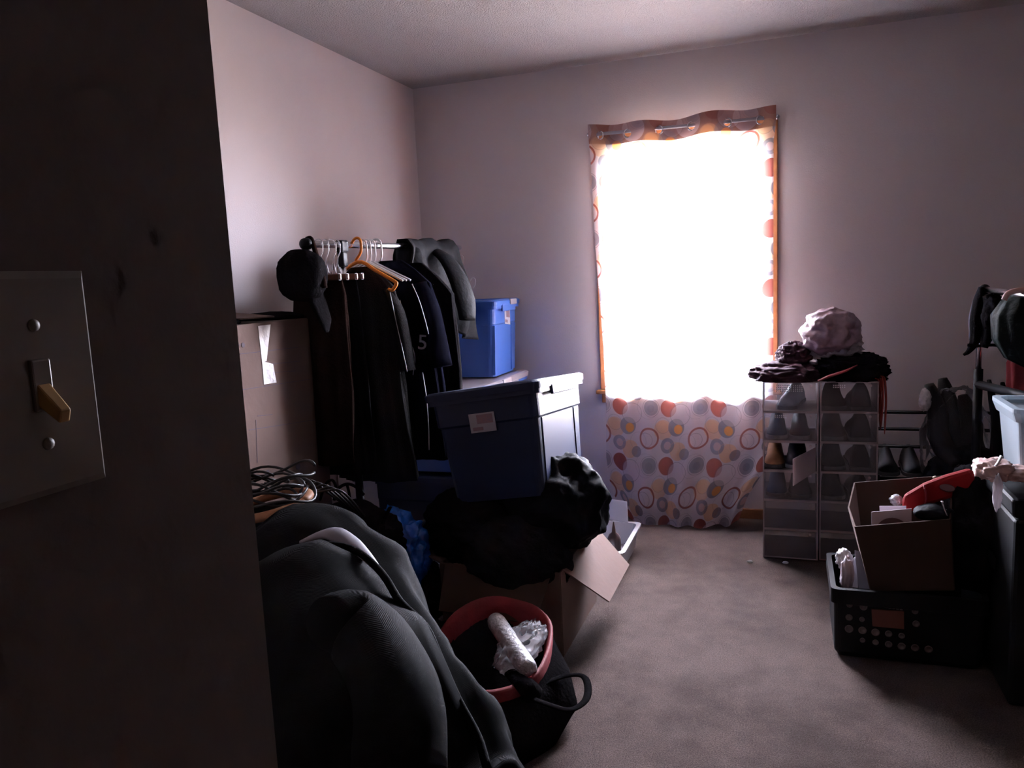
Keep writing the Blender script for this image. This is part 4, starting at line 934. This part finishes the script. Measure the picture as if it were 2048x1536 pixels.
# paper and towel in the crate
soft('towel', 'white crumpled towel at the left of the crate', 'towel', M_white, at(1688, 1118, Y=2.86), (.026, .03, .035), 91, .5, 2.3, n=4)
soft('towel_fold', 'pale towel end hanging below the crumpled towel', 'towel', M_paper, at(1694, 1150, Y=2.82), (.022, .03, .065), 92, .4, 2.0, n=4)
tag(MB().slab([at(1690, 1172, Y=2.80), at(1716, 1176, Y=2.80), at(1712, 1112, Y=2.86), at(1704, 1118, Y=2.86)], .002).ts('paper_sheet', M_white), 'white paper sheet standing at the left of the crate', 'paper')
tag(MB().slab([at(1717, 1177, Y=2.78), at(1742, 1178, Y=2.78), at(1726, 1105, Y=2.84), at(1709, 1100, Y=2.84)], .002).ts('paper_folder', mat('blue_grey_folder', (.30, .32, .42), .6), None), 'blue-grey folder standing behind the white paper sheet', 'folder')
fc = thing('filled_carton', 'open brown carton standing in the crate, filled with odds and ends', 'cardboard box', (.40, 2.9, .2))
P = {k: at(*v2[0], Y=v2[1]) for k, v2 in dict(fl=((1710, 1053), 2.74), fr=((1900, 1038), 2.74), bl=((1709, 965), 2.99), br=((1905, 950), 2.99), fl0=((1742, 1182), 2.76), fr0=((1908, 1180), 2.76), bl0=((1722, 1110), 2.98), br0=((1905, 1100), 2.98), ml=((1697, 1015), 2.86)).items()}
MB().slab([P['fl0'], P['fr0'], P['fr'], P['fl']], .005).ts('side_panel', M_cardshade, fc)
MB().slab([P['bl0'], P['br0'], P['br'], P['bl']], .005).ts('side_panel', M_cardshade, fc)
MB().slab([P['fr0'], P['br0'], P['br'], P['fr']], .005).ts('side_panel', M_cardshade, fc)
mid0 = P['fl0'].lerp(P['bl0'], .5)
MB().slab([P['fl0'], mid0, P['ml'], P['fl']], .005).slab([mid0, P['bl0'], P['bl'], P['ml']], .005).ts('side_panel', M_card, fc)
MB().slab([P['fl0'], P['fr0'], P['br0'], P['bl0']], .005).ts('bottom_panel', M_cardshade, fc)
# contents
for i, (q_, yy, yz) in enumerate((([(1743, 1062), (1823, 1058), (1823, 1017), (1743, 1024)], 2.79, 2.79), ([(1760, 1040), (1812, 1040), (1812, 1012), (1759, 1012)], 2.84, 2.84))):
    t_ = thing('disc_sleeve', ['white paper disc sleeve with a round window at the front of the filled carton', 'white disc sleeve just behind the front sleeve in the filled carton'][i], 'disc sleeve', at(*q_[0], Y=yy), 'disc sleeves in the carton')
    MB().slab([at(*p, Y=yy) for p in q_], .002).ts('sleeve', M_paper, t_)
    if i == 0: MB().lathe(at(1785, 1066, Y=yy-.004), [(.052, 0), (.052, .001), (.006, .0012)], 32, axis=(0, -1, .05)).ts('disc', M_disc, t_)
rw = thing('red_pouch', 'long red pouch lying across the back of the filled carton', 'pouch', at(1880, 980, Y=2.87))
pp = [(1804, 1014), (1809, 992), (1850, 968), (1892, 952), (1942, 938), (1952, 950), (1948, 985), (1895, 1000), (1850, 1014), (1822, 1026)]
f_ = [at(*p, Y=2.85) for p in pp]; MB().rings([[p+Vector((0, .03, 0)) for p in f_], f_]).ts('case', M_redp, rw, bevel=.012)
MB().tube([at(*p, Y=2.846) for p in ((1848, 970), (1852, 992), (1850, 1013))], .006, 8, .5).ts('band', M_red, rw, smooth=True)
MB().rings([[at(1895+16*math.cos(k), 976+8*math.sin(k+.3), Y=2.847) for k in [q_*PI/8 for q_ in range(16)]], [at(1895+15*math.cos(k), 976+7*math.sin(k+.3), Y=2.843) for k in [q_*PI/8 for q_ in range(16)]]]).ts('dark_patch', M_disc, rw)
soft('visor', 'glossy black visor in the filled carton below the red pouch', 'cap', M_leather, at(1868, 1026, Y=2.80), (.060, .05, .030), 94, .15, 1.4, n=4)
soft('foil_ball', 'small silvery scrunched wrapper in the filled carton', 'wrapper', M_wrap, at(1792, 1000, Y=2.92), (.020, .02, .018), 95, .5, 2.2, n=3)
tag(MB().tube([at(*p, Y=2.76) for p in ((1884, 1002), (1890, 1020), (1898, 1042))], .0035, 8).ts('metal_rod', M_chrome, smooth=True), 'thin bright metal rod beside the glossy visor', 'rod')
tag(MB().tube([at(*p, Y=2.98) for p in ((1868, 953), (1872, 962))], .006, 8).ts('small_peg', M_cream, smooth=True), 'small cream peg on the back rim of the filled carton', 'peg')
soft('dark_fabric', 'dark fabric heap between the filled carton and the black trunk', 'cloth', M_blackc, (.60, 2.92, .36), (.13, .17, .25), 96, .35, 1.8, n=5, floor=.25)
# black trunk
tk = thing('trunk', 'large black trunk at the right edge of the picture', 'trunk', (.93, 2.75, 0))
TX0, TX1, TY0, TY1, TZ = .62, 1.15, 2.52, 3.00, .635
MB().bb(TX0, TX1, TY0, TY1, 0, TZ-.06).ts('body', M_blackp, tk, bevel=.012)
MB().bb(TX0-.006, TX1+.006, TY0-.006, TY1+.006, TZ-.058, TZ).ts('lid', M_blackp, tk, bevel=.012)
for x in (TX0+.1, TX1-.12): MB().bb(x, x+.035, TY0-.012, TY0-.004, TZ-.10, TZ-.03).ts('latch', M_blackp, tk, bevel=.003)
MB().bb(TX0-.012, TX0-.004, 2.68, 2.84, .36, .40).ts('handle', M_blackp, tk, bevel=.004)
soft('pink_wrap', 'crumpled pinkish plastic sheet on the near corner of the black trunk', 'plastic wrap', M_shadepink, at(1985, 938, Y=2.64), (.05, .06, .030), 97, .6, 2.0, n=4, sq=.9)
tag(crumple(at(2030, 945, Y=2.66), (.055, .07, .020), 98, .5, 2.2, n=4, floor=TZ+.001).ts('pink_wrap', M_shadepink, smooth=True), 'flattened pinkish plastic sheet under the frosted bin', 'plastic wrap')
tag(MB().tube([at(*p, Y=2.60) for p in ((1988, 935), (1996, 925), (2003, 912))], [.008, .008, .010], 8, .4).ts('white_tag', M_white, smooth=True), 'little white tag standing up on the pinkish plastic', 'tag')
tag(crumple(at(1995, 985, Y=2.56), (.012, .012, .05), 99, .6, 2.3, n=3).ts('pale_strip', M_palebag, smooth=True), 'pale plastic strip hanging down the trunk corner', 'plastic wrap')
fb = thing('frosted_bin', 'frosted plastic bin standing on the black trunk at the picture edge', 'bin', (.75, 2.78, TZ+.02))
c = Vector((.768, 2.80, 0)); zb2 = TZ+.025
m = MB(); m.rings([[p+c for p in rrect(a, b2, z, .02)] for a, b2, z in ((.095, .11, zb2), (.112, .13, zb2+.195), (.112, .13, zb2+.20), (.108, .126, zb2+.20), (.09, .105, zb2+.006))]); m.ts('tub', M_bin, fb)
m = MB(); m.rings([[p+c for p in rrect(a, b2, z, .025)] for a, b2, z in ((.118, .136, zb2+.17), (.128, .146, zb2+.20), (.128, .146, zb2+.212), (.108, .126, zb2+.212), (.108, .126, zb2+.19))]); m.ts('rim', M_bin, fb)

# ------------------------------------------------------------------ scraps on the carpet
for i, (px, py) in enumerate(((1500, 1123), (1571, 1125))):
    p = at(px, py, Z=.004); tag(crumple(p, (.012, .008, .006), 110+i, .5, 2, n=3).ts('paper_scrap', M_white), ['white paper scrap on the carpet left of the clear shoe boxes', 'small pale paper scrap on the carpet in front of the left shoe box stack'][i], 'paper scrap')
